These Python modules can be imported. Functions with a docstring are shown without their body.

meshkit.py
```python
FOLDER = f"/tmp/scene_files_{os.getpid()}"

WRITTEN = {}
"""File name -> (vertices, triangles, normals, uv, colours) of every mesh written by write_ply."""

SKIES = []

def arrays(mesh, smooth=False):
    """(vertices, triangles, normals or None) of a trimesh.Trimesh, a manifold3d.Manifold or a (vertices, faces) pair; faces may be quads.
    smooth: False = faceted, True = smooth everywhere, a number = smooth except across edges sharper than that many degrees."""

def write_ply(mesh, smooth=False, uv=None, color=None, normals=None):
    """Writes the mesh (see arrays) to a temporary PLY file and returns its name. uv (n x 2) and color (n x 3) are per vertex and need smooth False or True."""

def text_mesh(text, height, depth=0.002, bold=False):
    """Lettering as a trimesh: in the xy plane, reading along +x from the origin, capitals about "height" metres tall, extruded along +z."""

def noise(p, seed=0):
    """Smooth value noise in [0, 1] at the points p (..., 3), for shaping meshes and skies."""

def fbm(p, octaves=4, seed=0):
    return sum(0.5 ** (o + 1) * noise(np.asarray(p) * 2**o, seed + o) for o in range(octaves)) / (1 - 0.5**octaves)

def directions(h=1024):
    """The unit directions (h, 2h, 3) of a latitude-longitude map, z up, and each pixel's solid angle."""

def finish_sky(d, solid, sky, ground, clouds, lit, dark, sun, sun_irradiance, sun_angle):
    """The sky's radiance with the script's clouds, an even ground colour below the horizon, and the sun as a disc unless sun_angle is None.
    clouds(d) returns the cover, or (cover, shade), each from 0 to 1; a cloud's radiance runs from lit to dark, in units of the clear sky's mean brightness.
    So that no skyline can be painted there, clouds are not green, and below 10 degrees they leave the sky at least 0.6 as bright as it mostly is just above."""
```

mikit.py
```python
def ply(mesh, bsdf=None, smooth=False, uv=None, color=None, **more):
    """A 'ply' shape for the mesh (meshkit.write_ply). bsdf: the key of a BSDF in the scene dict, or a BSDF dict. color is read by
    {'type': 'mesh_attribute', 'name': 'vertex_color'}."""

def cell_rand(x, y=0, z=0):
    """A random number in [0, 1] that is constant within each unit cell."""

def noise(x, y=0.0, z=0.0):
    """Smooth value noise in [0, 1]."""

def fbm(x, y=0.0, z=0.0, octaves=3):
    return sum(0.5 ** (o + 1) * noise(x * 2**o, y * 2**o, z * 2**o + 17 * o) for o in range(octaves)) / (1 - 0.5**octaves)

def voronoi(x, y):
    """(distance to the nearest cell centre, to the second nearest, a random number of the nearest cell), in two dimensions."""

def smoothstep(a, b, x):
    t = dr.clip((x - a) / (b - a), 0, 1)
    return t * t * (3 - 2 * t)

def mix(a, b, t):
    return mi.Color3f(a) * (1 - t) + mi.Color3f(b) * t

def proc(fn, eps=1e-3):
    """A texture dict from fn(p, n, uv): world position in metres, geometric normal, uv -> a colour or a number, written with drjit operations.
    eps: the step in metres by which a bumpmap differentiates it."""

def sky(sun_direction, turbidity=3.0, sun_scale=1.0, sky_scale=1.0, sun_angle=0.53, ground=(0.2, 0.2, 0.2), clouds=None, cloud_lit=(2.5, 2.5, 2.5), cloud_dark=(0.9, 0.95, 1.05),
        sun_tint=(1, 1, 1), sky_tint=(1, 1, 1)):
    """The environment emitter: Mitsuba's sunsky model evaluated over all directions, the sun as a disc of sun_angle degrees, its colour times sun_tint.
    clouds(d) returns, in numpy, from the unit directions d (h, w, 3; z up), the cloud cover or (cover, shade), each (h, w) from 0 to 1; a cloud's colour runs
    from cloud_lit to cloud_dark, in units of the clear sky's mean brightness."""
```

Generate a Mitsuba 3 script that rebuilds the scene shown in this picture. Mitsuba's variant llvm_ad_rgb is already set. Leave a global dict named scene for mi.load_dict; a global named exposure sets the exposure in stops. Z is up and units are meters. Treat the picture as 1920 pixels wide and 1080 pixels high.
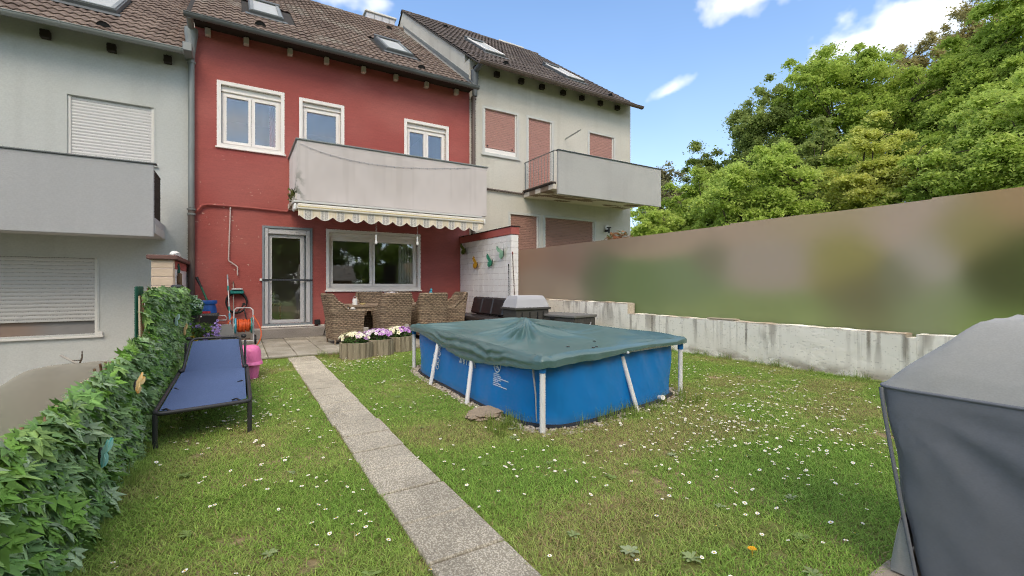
import math, random
import numpy as np, trimesh, drjit as dr, mitsuba as mi
import mikit, meshkit
from mikit import proc, noise, fbm, voronoi, cell_rand, smoothstep, mix
from shapely.geometry import Polygon, box as sbox

T = mi.ScalarTransform4f
scene, labels = {'type': 'scene'}, {}

# ------------------------------------------------------------------ camera, sky, exposure
HEAD = math.radians(31.25)          # the camera looks this far to the right of straight at the house fronts
EYE = (0.0, 0.0, 1.25)
scene['camera'] = {
    'type': 'perspective', 'fov': 2 * math.degrees(math.atan(960 / 845)), 'fov_axis': 'x',
    'principal_point_offset_y': 0.006, 'near_clip': 0.05, 'far_clip': 600.0,
    'to_world': T().look_at(origin=list(EYE), target=[math.sin(HEAD), math.cos(HEAD), 1.25], up=[0, 0, 1])}
exposure = 2.93


def clouds(d):
    """Broken fair-weather cloud all round, a few near banks and wisps in front."""
    az = np.arctan2(d[..., 0], d[..., 1])
    el = np.arcsin(np.clip(d[..., 2], -1, 1))
    flat = d[..., :2] / np.maximum(d[..., 2:3], 0.06)
    q = np.concatenate([flat * 0.55, np.zeros_like(flat[..., :1])], -1)
    n = meshkit.fbm(q + 11.3, 6, 4)
    # a thin veil and broken cumulus away from the clear patch over the gardens
    open_patch = np.exp(-(((az - 0.75) / 0.95) ** 2 + ((el - 0.30) / 0.50) ** 2) ** 2)
    cover = np.clip((n - 0.47 - 0.34 * open_patch) / 0.10, 0, 1) * 0.93
    fine = meshkit.fbm(d * 22 + 3, 6, 8)
    wisp = meshkit.fbm(np.stack([az * 14, el * 30, az * 0], -1), 5, 2)

    def bank(a, e, sa, se, tilt=0.0, rough=1.0):
        x, y = az - a, el - e
        x, y = x * math.cos(tilt) + y * math.sin(tilt), -x * math.sin(tilt) + y * math.cos(tilt)
        return np.clip((1.15 - np.sqrt((x / sa) ** 2 + (y / se) ** 2) + rough * 1.9 * (fine - 0.5) + 0.8 * (wisp - .5)) / 0.8, 0, 1)
    c2 = bank(1.275, 0.408, .125, .034, -.12)
    c2 = np.maximum(c2, bank(1.20, 0.405, .07, .022, .25))
    c2 = np.maximum(c2, .8 * bank(1.03, .512, .10, .022, 0, 1.2))
    c2 = np.maximum(c2, .9 * bank(0.18, .54, .08, .035, 0))
    c2 = np.maximum(c2, .75 * bank(0.878, .385, .05, .013, .35, .8))
    cover = np.maximum(cover, c2)
    haze = 0.38 * np.exp(-np.clip(el, 0, 2) / 0.22)
    cover = 1 - (1 - cover) * (1 - haze)
    shade = np.clip((meshkit.fbm(d * 9 + 5, 4, 1) - 0.35) * 1.2, 0, 0.6)
    return cover, shade


scene['sky'] = mikit.sky((-0.28, -0.66, 0.62), turbidity=3, sun_scale=0.185, sun_angle=28, sun_tint=(.95, 1.0, 1.08), clouds=clouds,
                         cloud_lit=(2.4, 2.37, 2.33), cloud_dark=(1.6, 1.58, 1.58), sky_tint=(.97, 1.0, 1.03))

# ------------------------------------------------------------------ materials


def srgb(r, g, b):
    c = np.array([r, g, b], float) / 255
    return tuple(float(x) for x in np.where(c <= 0.04045, c / 12.92, ((c + 0.055) / 1.055) ** 2.4))


def rgb(c):
    return {'type': 'rgb', 'value': [float(x) for x in c]}


def mat(name, color, rough=0.6, metallic=0.0, spec=0.4, bump=None, bscale=1.0, eps=1e-3, **more):
    b = {'type': 'principled', 'base_color': color if isinstance(color, dict) else rgb(color),
         'roughness': rough if isinstance(rough, dict) else float(rough), 'metallic': float(metallic), 'specular': float(spec), **more}
    if bump is not None:
        b = {'type': 'bumpmap', 'arbitrary': proc(bump, eps), 'scale': float(bscale), 'bsdf': b}
    scene[name] = {'type': 'twosided', 'bsdf': b}
    return name


def C(*c):
    return mi.Color3f(*[float(x) for x in c])


def plaster(base, dark, stain=0.25, top=99.):
    def f(p, n, uv):
        a = fbm(p.x * 0.9, p.y * 0.9, p.z * 0.6, 3)
        g = noise(p.x * 70, p.y * 70, p.z * 70)
        streak = fbm(p.x * 5 + p.y * 5, 0.0, p.z * 0.35, 3)
        c = mix(base, dark, dr.clip(stain * smoothstep(.4, .8, a) + .6 * stain * smoothstep(.5, .75, streak), 0, 1))
        return c * (0.93 + 0.14 * g)
    return f


def grain(s, o=2):
    return lambda p, n, uv: fbm(p.x * s, p.y * s, p.z * s, o)


RED = (0.325, 0.082, 0.072)


def red_wall(p, n, uv):
    a = fbm(p.x * 0.8 + 4, p.y, p.z * 0.7, 3)
    g = noise(p.x * 60, p.y * 60, p.z * 60)
    c = mix(RED, (.375, .115, .10), smoothstep(.35, .7, a))
    # flaked spots by the drain pipe and below it
    area = smoothstep(1.3, .2, dr.abs(p.x + .15)) * smoothstep(4.6, 2.8, p.z) * smoothstep(.6, 1.9, p.z)
    sp = smoothstep(.80, .84, noise(p.x * 26, p.y * 26, p.z * 26)) * smoothstep(.45, .62, noise(p.x * 3 + 7, 0., p.z * 3))
    c = mix(c, (.52, .38, .32), dr.clip(sp * area * .9, 0, 1))
    b = fbm(p.x * 5, p.y * 5, p.z * 38, 3)
    return c * (0.82 + 0.2 * g + .17 * b)


mat('red_plaster', proc(red_wall), 0.85, spec=.2, bump=grain(55), bscale=.006)
mat('warm_plaster', proc(plaster((.56, .53, .47), (.46, .43, .37), .5)), .9, spec=.2, bump=grain(45), bscale=.006)
mat('mint_plaster', proc(plaster((.475, .482, .458), (.43, .435, .41), .6)), .9, spec=.2, bump=grain(60), bscale=.003)


def balcony_white(p, n, uv):
    g = fbm(p.x * 2.2, p.y * 2.2, p.z * 1.1, 3)
    s = noise(p.x * 14 + p.y * 14, 0., p.z * .8)
    c = mix((.52, .472, .455), (.455, .41, .39), .6 * smoothstep(.45, .75, g) + .4 * smoothstep(.6, .85, s))
    # mould where the left end runs down to the drip edge
    m = smoothstep(10.1, 9.9, p.y) * 0 + smoothstep(1.2, 1.0, p.x) * smoothstep(3.75, 3.1, p.z) * smoothstep(9.75, 9.95, p.y) * smoothstep(10.6, 10.0, p.y)
    return mix(c, (.10, .11, .08), dr.clip(m * smoothstep(.42, .6, fbm(p.x * 8, p.y * 9, p.z * 7, 3)), 0, .85))


mat('balcony_white', proc(balcony_white), .85, spec=.2, bump=grain(30), bscale=.003)
mat('balcony_grey', proc(plaster((.345, .345, .35), (.315, .315, .318), .5)), .9, spec=.2, bump=grain(60), bscale=.003)
mat('balcony_pale', proc(plaster((.40, .392, .375), (.35, .34, .325), .5)), .9, spec=.2)


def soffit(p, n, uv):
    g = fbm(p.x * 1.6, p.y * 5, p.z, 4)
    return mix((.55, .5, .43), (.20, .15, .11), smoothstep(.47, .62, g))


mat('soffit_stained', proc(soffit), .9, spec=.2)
mat('white_frame', (.75, .705, .66), .4, spec=.5)
mat('cream_trim', (.62, .60, .56), .6)
mat('grey_trim', (.50, .50, .48), .6)


def tile_col(a, b, c3):
    def f(p, n, uv):
        r = cell_rand(dr.floor(p.x * 3.33), dr.floor(p.y * 3.6), 3.)
        g = fbm(p.x * 5, p.y * 5, p.z * 5, 3)
        c = mix(a, b, dr.clip(r * .7 + smoothstep(.3, .7, g) * .5 - .1, 0, 1))
        c = mix(c, c3, smoothstep(.56, .72, fbm(p.x * 1.3 + 9, p.y * 1.5, 0., 3)) * .6)
        return c * (.85 + .3 * noise(p.x * 40, p.y * 40, p.z * 40))
    return f


mat('brown_tile', proc(tile_col((.098, .070, .057), (.175, .132, .107), (.21, .185, .155))), .85, spec=.25)
mat('dark_tile', proc(tile_col((.058, .047, .043), (.10, .078, .068), (.13, .11, .095))), .8, spec=.3)
mat('roof_felt', (.03, .027, .025), .9)
mat('zinc', proc(lambda p, n, uv: mix((.25, .265, .26), (.17, .18, .175), fbm(p.x * 3, p.y * 3, p.z * 3, 3))), .5, metallic=.25)
mat('dark_zinc', proc(lambda p, n, uv: mix((.13, .145, .15), (.085, .085, .085), fbm(p.x * 3, p.y * 3, p.z * 3, 3))), .5, metallic=.2)
mat('brown_metal', proc(lambda p, n, uv: mix((.10, .075, .065), (.16, .12, .10), fbm(p.x * 6, p.y * 6, p.z * 6, 3))), .55, metallic=.2)
mat('rafter_white', (.5, .42, .39), .8)
mat('rafter_dark', (.028, .02, .016), .8)
mat('slat_white', (.56, .545, .53), .55)
mat('slat_pink', (.42, .225, .19), .6)
mat('slat_rust', (.31, .17, .135), .7)
mat('slat_shade', (.47, .455, .43), .55)
mat('dark_gap', (.03, .03, .03), .9)
mat('dark_metal', (.05, .053, .06), .45, metallic=.4)
mat('black_metal', (.015, .015, .016), .4)
mat('steel_grey', (.22, .25, .275), .42, metallic=.2)
mat('light_alloy', (.50, .49, .50), .42, metallic=.15)
mat('interior_wall', (.42, .39, .35), .9)
mat('dark_floor', (.05, .035, .025), .6)
mat('curtain', (.40, .40, .40), .9)
mat('white_plastic', (.70, .69, .67), .4)
mat('black_plastic', (.018, .018, .02), .42)
mat('blue_barrel', (.012, .075, .30), .35)
mat('teal_plastic', (.02, .20, .18), .4)
mat('cyan_plastic', (.05, .30, .42), .4)
mat('orange_rubber', (.62, .10, .025), .45)
mat('red_paint', (.45, .03, .03), .5)
mat('red_brown', (.22, .045, .04), .7)
mat('green_paint', (.02, .13, .07), .5)
mat('pink_plastic', (.72, .17, .38), .35)
mat('green_sheet', (.008, .07, .045), .5)
mat('awning_alu', (.66, .62, .55), .4)
mat('yellow_stripe', (.58, .46, .22), .6)
mat('rope_grey', (.33, .33, .36), .8)
mat('dirty_white', (.5, .5, .48), .6)
scene['glass'] = {'type': 'thindielectric', 'int_ior': 2.1, 'ext_ior': 1.0}
scene['door_glass'] = {'type': 'thindielectric', 'int_ior': 2.0, 'ext_ior': 1.0}
scene['clear_bulb'] = {'type': 'thindielectric', 'int_ior': 1.7, 'ext_ior': 1.0}
mat('skylight_blind', (.34, .35, .35), .6, spec=.2)


def concrete_slab(p, n, uv):
    v = voronoi(p.x * 150, p.y * 150)
    r = cell_rand(dr.floor(p.x * 2.3), dr.floor((p.y - .05) * 2.55), 5.)
    c = mix((.30, .268, .212), (.54, .49, .40), smoothstep(.35, .9, v[2]))
    c = mix(c, (.15, .14, .12), smoothstep(.75, .95, v[0] * 1.3) * .6)
    return c * (.84 + .2 * r + .25 * (fbm(p.x * 3, p.y * 3, 0., 3) - .5))


mat('path_slab', proc(concrete_slab), .9, spec=.2, bump=lambda p, n, uv: 1 - voronoi(p.x * 150, p.y * 150)[0], bscale=.0012)


def patio_slab(p, n, uv):
    r = cell_rand(dr.floor((p.x - .42) / .437), dr.floor((p.y - .05) / .43), 1.)
    g = fbm(p.x * 2.4, p.y * 2.4, 0., 4)
    c = mix((.31, .285, .24), (.235, .212, .172), smoothstep(.35, .68, g))
    return c * (.88 + .2 * r) * (.92 + .16 * noise(p.x * 90, p.y * 90, 0.))


mat('patio_slab', proc(patio_slab), .9, spec=.2, bump=grain(90), bscale=.003)
mat('step_stone', proc(lambda p, n, uv: mix((.30, .27, .25), (.20, .18, .165), fbm(p.x * 3, p.y * 3, p.z * 9, 3)) * (.8 + .4 * noise(p.x * 130, p.y * 130, p.z * 130))), .9)
mat('plinth', (.55, .52, .47), .9)


def soil(p, n, uv):
    g = fbm(p.x * 2, p.y * 2, 0., 4)
    return mix((.13, .14, .045), (.22, .17, .095), smoothstep(.42, .62, g)) * (.7 + .6 * noise(p.x * 60, p.y * 60, 0.))


mat('soil', proc(soil), 1.0, spec=.1)
mat('far_ground', proc(lambda p, n, uv: mix((.12, .18, .06), (.20, .20, .10), fbm(p.x * .4, p.y * .4, 0., 4))), 1.0, spec=.1)


def old_wall(p, n, uv):
    """White-painted concrete, run down with grey-brown streaks from the top, dirty at the foot."""
    top = dr.select(p.y > 6.84, .86, .65)
    u = p.y * 6
    s = fbm(u, p.x * 3, p.z * .9, 4)
    s2 = fbm(u * 4.3 + 3, 0., p.z * .6, 3)
    fall = smoothstep(.75, 0., top - p.z)
    c = mix((.86, .83, .75), (.78, .74, .65), fbm(p.y * 2, p.x * 2, p.z * 3, 4))
    c = mix(c, (.22, .19, .15), dr.clip(fall * smoothstep(.54, .70, s) * .62 + fall * smoothstep(.58, .75, s2) * .3, 0, .85))
    for at, w in ((2.60, .035), (2.22, .06), (5.2, .05), (4.25, .03), (6.75, .05), (6.2, .03)):
        c = mix(c, (.16, .135, .10), dr.clip(smoothstep(1., .2, dr.abs(p.y - at + .03 * (s - .5)) / w) * smoothstep(-.05, .35, p.z - .12) * (.35 + .6 * fbm(p.y * 20, 0., p.z * 5, 2)), 0, .8))
    foot = smoothstep(.22, .0, p.z)
    c = mix(c, (.30, .255, .19), dr.clip(foot * smoothstep(.35, .6, fbm(p.y * 4, 0., p.z * 6, 4)), 0, .8))
    edge = smoothstep(.035, .0, top - p.z)
    c = mix(c, (.34, .25, .17), dr.clip(edge * .8 * smoothstep(.3, .6, fbm(p.y * 7, 1., 0., 3)), 0, 1))
    c = mix(c, (.18, .16, .13), smoothstep(.80, .84, noise(p.y * 40, p.x * 40, p.z * 40)) * .3)
    return c


mat('old_wall', proc(old_wall), .95, spec=.15, bump=grain(30, 3), bscale=.004)
mat('wall_cap', proc(lambda p, n, uv: mix((.42, .34, .26), (.30, .26, .2), fbm(p.x * 9, p.y * 9, 0., 3))), .95)
mat('white_tile', proc(lambda p, n, uv: mix((.76, .73, .71), (.66, .63, .62), fbm(p.x * 4, p.y * 4, p.z * 4, 3)) * (.95 + .1 * noise(p.x * 50, p.y * 50, p.z * 50))), .55)
mat('tile_grout', (.52, .45, .44), .9)
mat('cream_block', proc(lambda p, n, uv: mix((.58, .46, .35), (.48, .38, .29), fbm(p.x * 6, p.y * 6, p.z * 6, 3))), .9, bump=grain(40), bscale=.004)
mat('pale_block', proc(lambda p, n, uv: mix((.55, .51, .50), (.46, .43, .42), fbm(p.x * 6, p.y * 6, p.z * 6, 3))), .9)
mat('cap_granite', proc(lambda p, n, uv: mix((.17, .085, .07), (.09, .05, .045), noise(p.x * 80, p.y * 80, p.z * 80))), .7)

SCREEN = [  # (y, z, spread y, spread z, colour): blotches of the screen that stands in for the blurred garden
    (11.0, 2.2, 1.0, .5, (.25, .17, .13)), (10.6, 1.2, 1.0, .5, (.27, .23, .20)), (9.2, 1.9, .9, .5, (.20, .14, .11)), (9.4, 1.0, .9, .4, (.25, .21, .165)),
    (8.1, 1.3, .55, .6, (.10, .115, .065)), (7.2, 2.3, .9, .25, (.19, .14, .10)), (6.9, 1.1, .9, .5, (.13, .165, .075)), (6.0, 2.2, 1., .3, (.30, .225, .16)),
    (5.6, 1.3, .6, .4, (.16, .19, .10)), (5.1, 1.75, .3, .3, (.17, .15, .10)), (4.8, .7, 1.2, .35, (.19, .225, .095)), (4.7, 2.3, 1.3, .3, (.32, .235, .175)),
    (4.1, 1.6, .6, .4, (.29, .235, .185)), (3.3, 2.25, .8, .3, (.31, .245, .15)), (3.05, 1.62, .35, .4, (.235, .205, .075)), (2.85, 1.0, .35, .4, (.13, .115, .065)),
    (3.6, .7, .8, .3, (.18, .21, .085)), (2.3, 2.2, .4, .35, (.34, .26, .21)), (2.1, 1.55, .22, .3, (.30, .26, .215)), (2.35, 1.3, .2, .25, (.16, .155, .095)),
    (2.0, .9, .4, .35, (.19, .21, .11)), (1.75, 1.9, .3, .3, (.22, .19, .08)), (1.5, 1.25, .22, .4, (.06, .065, .025)), (1.55, .75, .3, .25, (.16, .22, .055)),
    (1.3, 2.2, .35, .25, (.30, .20, .11)), (.9, 1.3, .4, .6, (.07, .085, .03))]


def screen_blotches(p, n, uv):
    w, c = mi.Float(1e-6), mi.Color3f(0)
    for y, z, sy, sz, col in SCREEN:
        k = dr.exp(-1.0 * (dr.square((p.y - y) / sy) + dr.square((p.z - z) / sz)))
        w, c = w + k, c + C(*[1.4 * q for q in col]) * k
    return c / w


mat('screen_cloth', proc(screen_blotches), .9, spec=.1)


def striped(p, n, uv):
    u = p.x / .3055 - dr.floor(p.x / .3055)
    u = (p.x - 1.025) / .308
    u = u - dr.floor(u)
    d = dr.abs(u - .5)
    c = C(.66, .57, .44)
    c = mix(c, (.62, .58, .52), smoothstep(.27, .24, d))
    for o in (.05, .115, .165):
        c = mix(c, (.30, .285, .27), smoothstep(.022, .012, dr.abs(d - o)))
    return mix(c, (.60, .47, .20), smoothstep(.02, .01, dr.abs(d - .33)) * .5)


mat('striped_cloth', proc(striped), .85, spec=.1)


def wicker(p, n, uv):
    s = (p.x + p.y) * 21
    row = p.z * 27
    k = dr.floor(row)
    a = dr.abs(s * .5 + .5 * k - dr.floor(s * .5 + .5 * k) - .5) * 2
    b = dr.abs(row - k - .5) * 2
    hi = (1 - b * b) * (.4 + .6 * smoothstep(0., .7, a))
    band = smoothstep(.5, .62, noise(p.z * 11, 0., 2.))
    c = mix((.045, .028, .018), (.36, .262, .18), hi)
    c = mix(c, (.25, .195, .135), .35 * band)
    return c * (.75 + .5 * cell_rand(dr.floor(s * .5 + .5 * k), k, 1.))


def wicker_h(p, n, uv):
    s = (p.x + p.y) * 21
    row = p.z * 27
    k = dr.floor(row)
    a = dr.abs(s * .5 + .5 * k - dr.floor(s * .5 + .5 * k) - .5) * 2
    b = dr.abs(row - k - .5) * 2
    return (1 - b * b) * (.4 + .6 * smoothstep(0., .7, a))


mat('wicker', proc(wicker), .7, spec=.3, bump=wicker_h, bscale=.012, eps=2e-3)
mat('wicker_top', proc(lambda p, n, uv: mix((.27, .20, .14), (.17, .12, .085), fbm(p.x * 9, p.y * 30, 0., 3))), .6)
mat('leather', (.022, .019, .02), .35, spec=.5, bump=grain(60), bscale=.002)
mat('resin_dark', proc(lambda p, n, uv: mix((.075, .072, .07), (.055, .052, .05), noise(p.x * 7, p.y * 7, p.z * 40))), .55)
mat('resin_light', (.40, .40, .43), .45)
mat('resin_lid', (.15, .147, .145), .55)


def palisade(p, n, uv):
    g = fbm(p.x * 30, p.y * 30, p.z * 1.5, 3)
    return mix((.31, .265, .19), (.18, .15, .105), smoothstep(.35, .7, g))


mat('grey_wood', proc(palisade), .85)
mat('post_wood', (.33, .30, .26), .9)
mat('lounger_cloth', proc(lambda p, n, uv: mix((.070, .108, .225), (.058, .09, .185), fbm(p.x * 2, p.y * 2, 0., 2)) * (.85 + .3 * noise(p.x * 170, p.y * 170, p.z * 170))), .75, spec=.3, sheen=.3)
mat('lounger_frame', (.045, .045, .05), .4, metallic=.3)


def liner(p, n, uv):
    g = fbm(p.x * 2, p.y * 2, p.z * 2, 3)
    c = mix((.002, .135, .42), (.004, .165, .47), g)
    return mix(c, (.05, .09, .12), smoothstep(.12, .0, p.z) * .45)


mat('pool_liner', proc(liner), .38, spec=.5, bump=lambda p, n, uv: fbm(p.x * 5 + p.z * 2, p.y * 5 + p.z * 2, p.z * 1.2, 3), bscale=.03, eps=4e-3)
mat('pool_cover', proc(lambda p, n, uv: mix((.050, .108, .108), (.068, .132, .13), fbm(p.x * 3, p.y * 3, p.z * 3, 3))), .3, spec=1.0, sheen=.7, sheen_tint=0.0, bump=lambda p, n, uv: fbm(p.x * 9 - p.y * 3, p.y * 9, p.z * 4, 4), bscale=.006, eps=3e-3)
mat('pool_print', (.62, .68, .72), .5)
mat('pool_leg', (.66, .66, .68), .35)
mat('pool_cap', (.01, .14, .42), .4)
mat('gravel_stone', proc(lambda p, n, uv: mix((.52, .46, .38), (.27, .23, .19), cell_rand(p.x * 40, p.y * 40, 2.))), .9)
mat('field_stone', proc(lambda p, n, uv: mix((.36, .29, .215), (.22, .17, .12), fbm(p.x * 9, p.y * 9, p.z * 9, 4))), .95, bump=grain(20, 4), bscale=.03)


def grill_cloth(a, b):
    return proc(lambda p, n, uv: mix(a, b, fbm(p.x * 3, p.y * 3, p.z * 3, 4)) * (.93 + .14 * noise(p.x * 240, p.y * 240, p.z * 240)))


CREASE = lambda p, n, uv: fbm(p.x * 4 + p.z, p.y * 4, p.z * 3, 5) + .25 * fbm(p.y * 13 + p.z * 9, p.x * 8, p.z * 8 - p.y * 6, 3)
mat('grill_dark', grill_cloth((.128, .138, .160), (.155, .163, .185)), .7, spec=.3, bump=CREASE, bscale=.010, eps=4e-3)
mat('grill_light', grill_cloth((.275, .273, .262), (.33, .328, .312)), .75, spec=.3, bump=CREASE, bscale=.010, eps=4e-3)  # paler grey for the top cloth and the hem flap
mat('pad_slab', proc(lambda p, n, uv: mix((.34, .29, .23), (.25, .21, .17), fbm(p.x * 9, p.y * 9, 0., 4))), .95)
mat('bark', proc(lambda p, n, uv: mix((.085, .065, .045), (.04, .03, .022), fbm(p.x * 9, p.y * 9, p.z * 2, 3))), .95)
mat('willow', proc(lambda p, n, uv: mix((.13, .06, .035), (.26, .17, .10), fbm(p.x * 30, p.y * 30, p.z * 8, 2))), .8)
mat('willow_pale', (.52, .42, .31), .8)
mat('tarp_olive', proc(lambda p, n, uv: mix((.195, .18, .145), (.155, .175, .12), smoothstep(-2.0, -3.2, p.x + .9 * p.z))), .9)
mat('pane_blur', proc(lambda p, n, uv: mix((.255, .18, .14), (.23, .215, .205), smoothstep(-3.5, -2.9, p.x))), .6)
mat('shed_wood', (.20, .11, .06), .8)


def leafmat(name, trans=.7, rough=.6, spec=.3):
    scene[name] = {'type': 'principledthin', 'base_color': {'type': 'mesh_attribute', 'name': 'vertex_color'}, 'roughness': rough, 'diff_trans': trans, 'eta': 1.35, 'spec_trans': 0.0}
    return name


leafmat('leaf', 1.0)
leafmat('blade', .8)
scene['petal'] = {'type': 'twosided', 'bsdf': {'type': 'diffuse', 'reflectance': {'type': 'mesh_attribute', 'name': 'vertex_color'}}}
scene['ivy'] = {'type': 'twosided', 'bsdf': {'type': 'principled', 'base_color': {'type': 'mesh_attribute', 'name': 'vertex_color'}, 'roughness': .75, 'specular': .25}}

# ------------------------------------------------------------------ helpers
used = set(scene)


def newkey(name, parent=None):
    base = f'{parent}__{name}' if parent else name
    k, i = base, 0
    while k in used:
        i += 1
        k = f'{base}_{i:03d}'
    used.add(k)
    return k


def tag(k, label=None, cat=None, group=None, kind=None):
    d = {}
    for a, b in (('label', label), ('category', cat), ('group', group), ('kind', kind)):
        if b:
            d[a] = b
    labels[k] = d
    return k


def thing(name, label, cat, group=None):
    return tag(newkey(name), label, cat, group)


def add(name, mesh, bsdf, parent=None, smooth=False, color=None, tw=None, label=None, cat=None, group=None, kind=None):
    k = newkey(name, parent)
    d = dict(mesh) if isinstance(mesh, dict) else mikit.ply(mesh, bsdf, smooth=smooth, color=color)
    if tw is not None:
        d['to_world'] = tw
    scene[k] = d
    if label or cat or group or kind:
        tag(k, label, cat, group, kind)
    return k


def join(ms):
    return trimesh.util.concatenate(list(ms))


def tm(v, f):
    return trimesh.Trimesh(np.asarray(v, float), np.asarray(f), process=False)


_s = np.array([[a, b, c] for a in (-1, 1) for b in (-1, 1) for c in (-1, 1)], float)
_cp = np.repeat(_s, 3, 0)
_cm = np.tile(np.eye(3), (8, 1))
_hull = trimesh.convex.convex_hull(_cp * (1 - .2 * (1 - _cm)))
_order = [int(np.argmin(np.linalg.norm(_hull.vertices - p, axis=1))) for p in _cp * (1 - .2 * (1 - _cm))]
_inv = np.argsort(_order)
_cfaces = _inv[_hull.faces]


def cb(x0, x1, y0, y1, z0, z1, ch=.004):
    """A box with chamfered edges, 44 triangles."""
    c = np.array([x0 + x1, y0 + y1, z0 + z1]) / 2
    h = np.array([x1 - x0, y1 - y0, z1 - z0]) / 2
    ch = min(ch, h.min() * .8)
    return tm(c + _cp * h - _cp * ch * (1 - _cm), _cfaces)


def bx(x0, x1, y0, y1, z0, z1):
    m = trimesh.creation.box(extents=[x1 - x0, y1 - y0, z1 - z0])
    m.apply_translation([(x0 + x1) / 2, (y0 + y1) / 2, (z0 + z1) / 2])
    return m


def tube(pts, r, n=8, closed=False, cap=True):
    p = np.asarray(pts, float)
    m = len(p)
    r = np.broadcast_to(np.asarray(r, float), (m,))
    t = np.roll(p, -1, 0) - np.roll(p, 1, 0)
    if not closed:
        t[0], t[-1] = p[1] - p[0], p[-1] - p[-2]
    t /= np.linalg.norm(t, axis=1, keepdims=True) + 1e-12
    u = np.cross(t[0], [0, 0, 1.0] if abs(t[0][2]) < .9 else [1.0, 0, 0])
    rings = []
    for i in range(m):
        u = u - t[i] * (u @ t[i])
        u /= np.linalg.norm(u) + 1e-12
        w = np.cross(t[i], u)
        a = np.arange(n) * 2 * np.pi / n
        rings.append(p[i] + r[i] * (np.cos(a)[:, None] * u + np.sin(a)[:, None] * w))
    v = np.vstack(rings)
    f = []
    for i in range(m if closed else m - 1):
        j = (i + 1) % m
        for k in range(n):
            q = (k + 1) % n
            f += [[i * n + k, i * n + q, j * n + q], [i * n + k, j * n + q, j * n + k]]
    if cap and not closed:
        v = np.vstack([v, p[:1], p[-1:]])
        c0, c1 = len(v) - 2, len(v) - 1
        for k in range(n):
            q = (k + 1) % n
            f += [[c0, q, k], [c1, (m - 1) * n + k, (m - 1) * n + q]]
    return tm(v, f)


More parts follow.
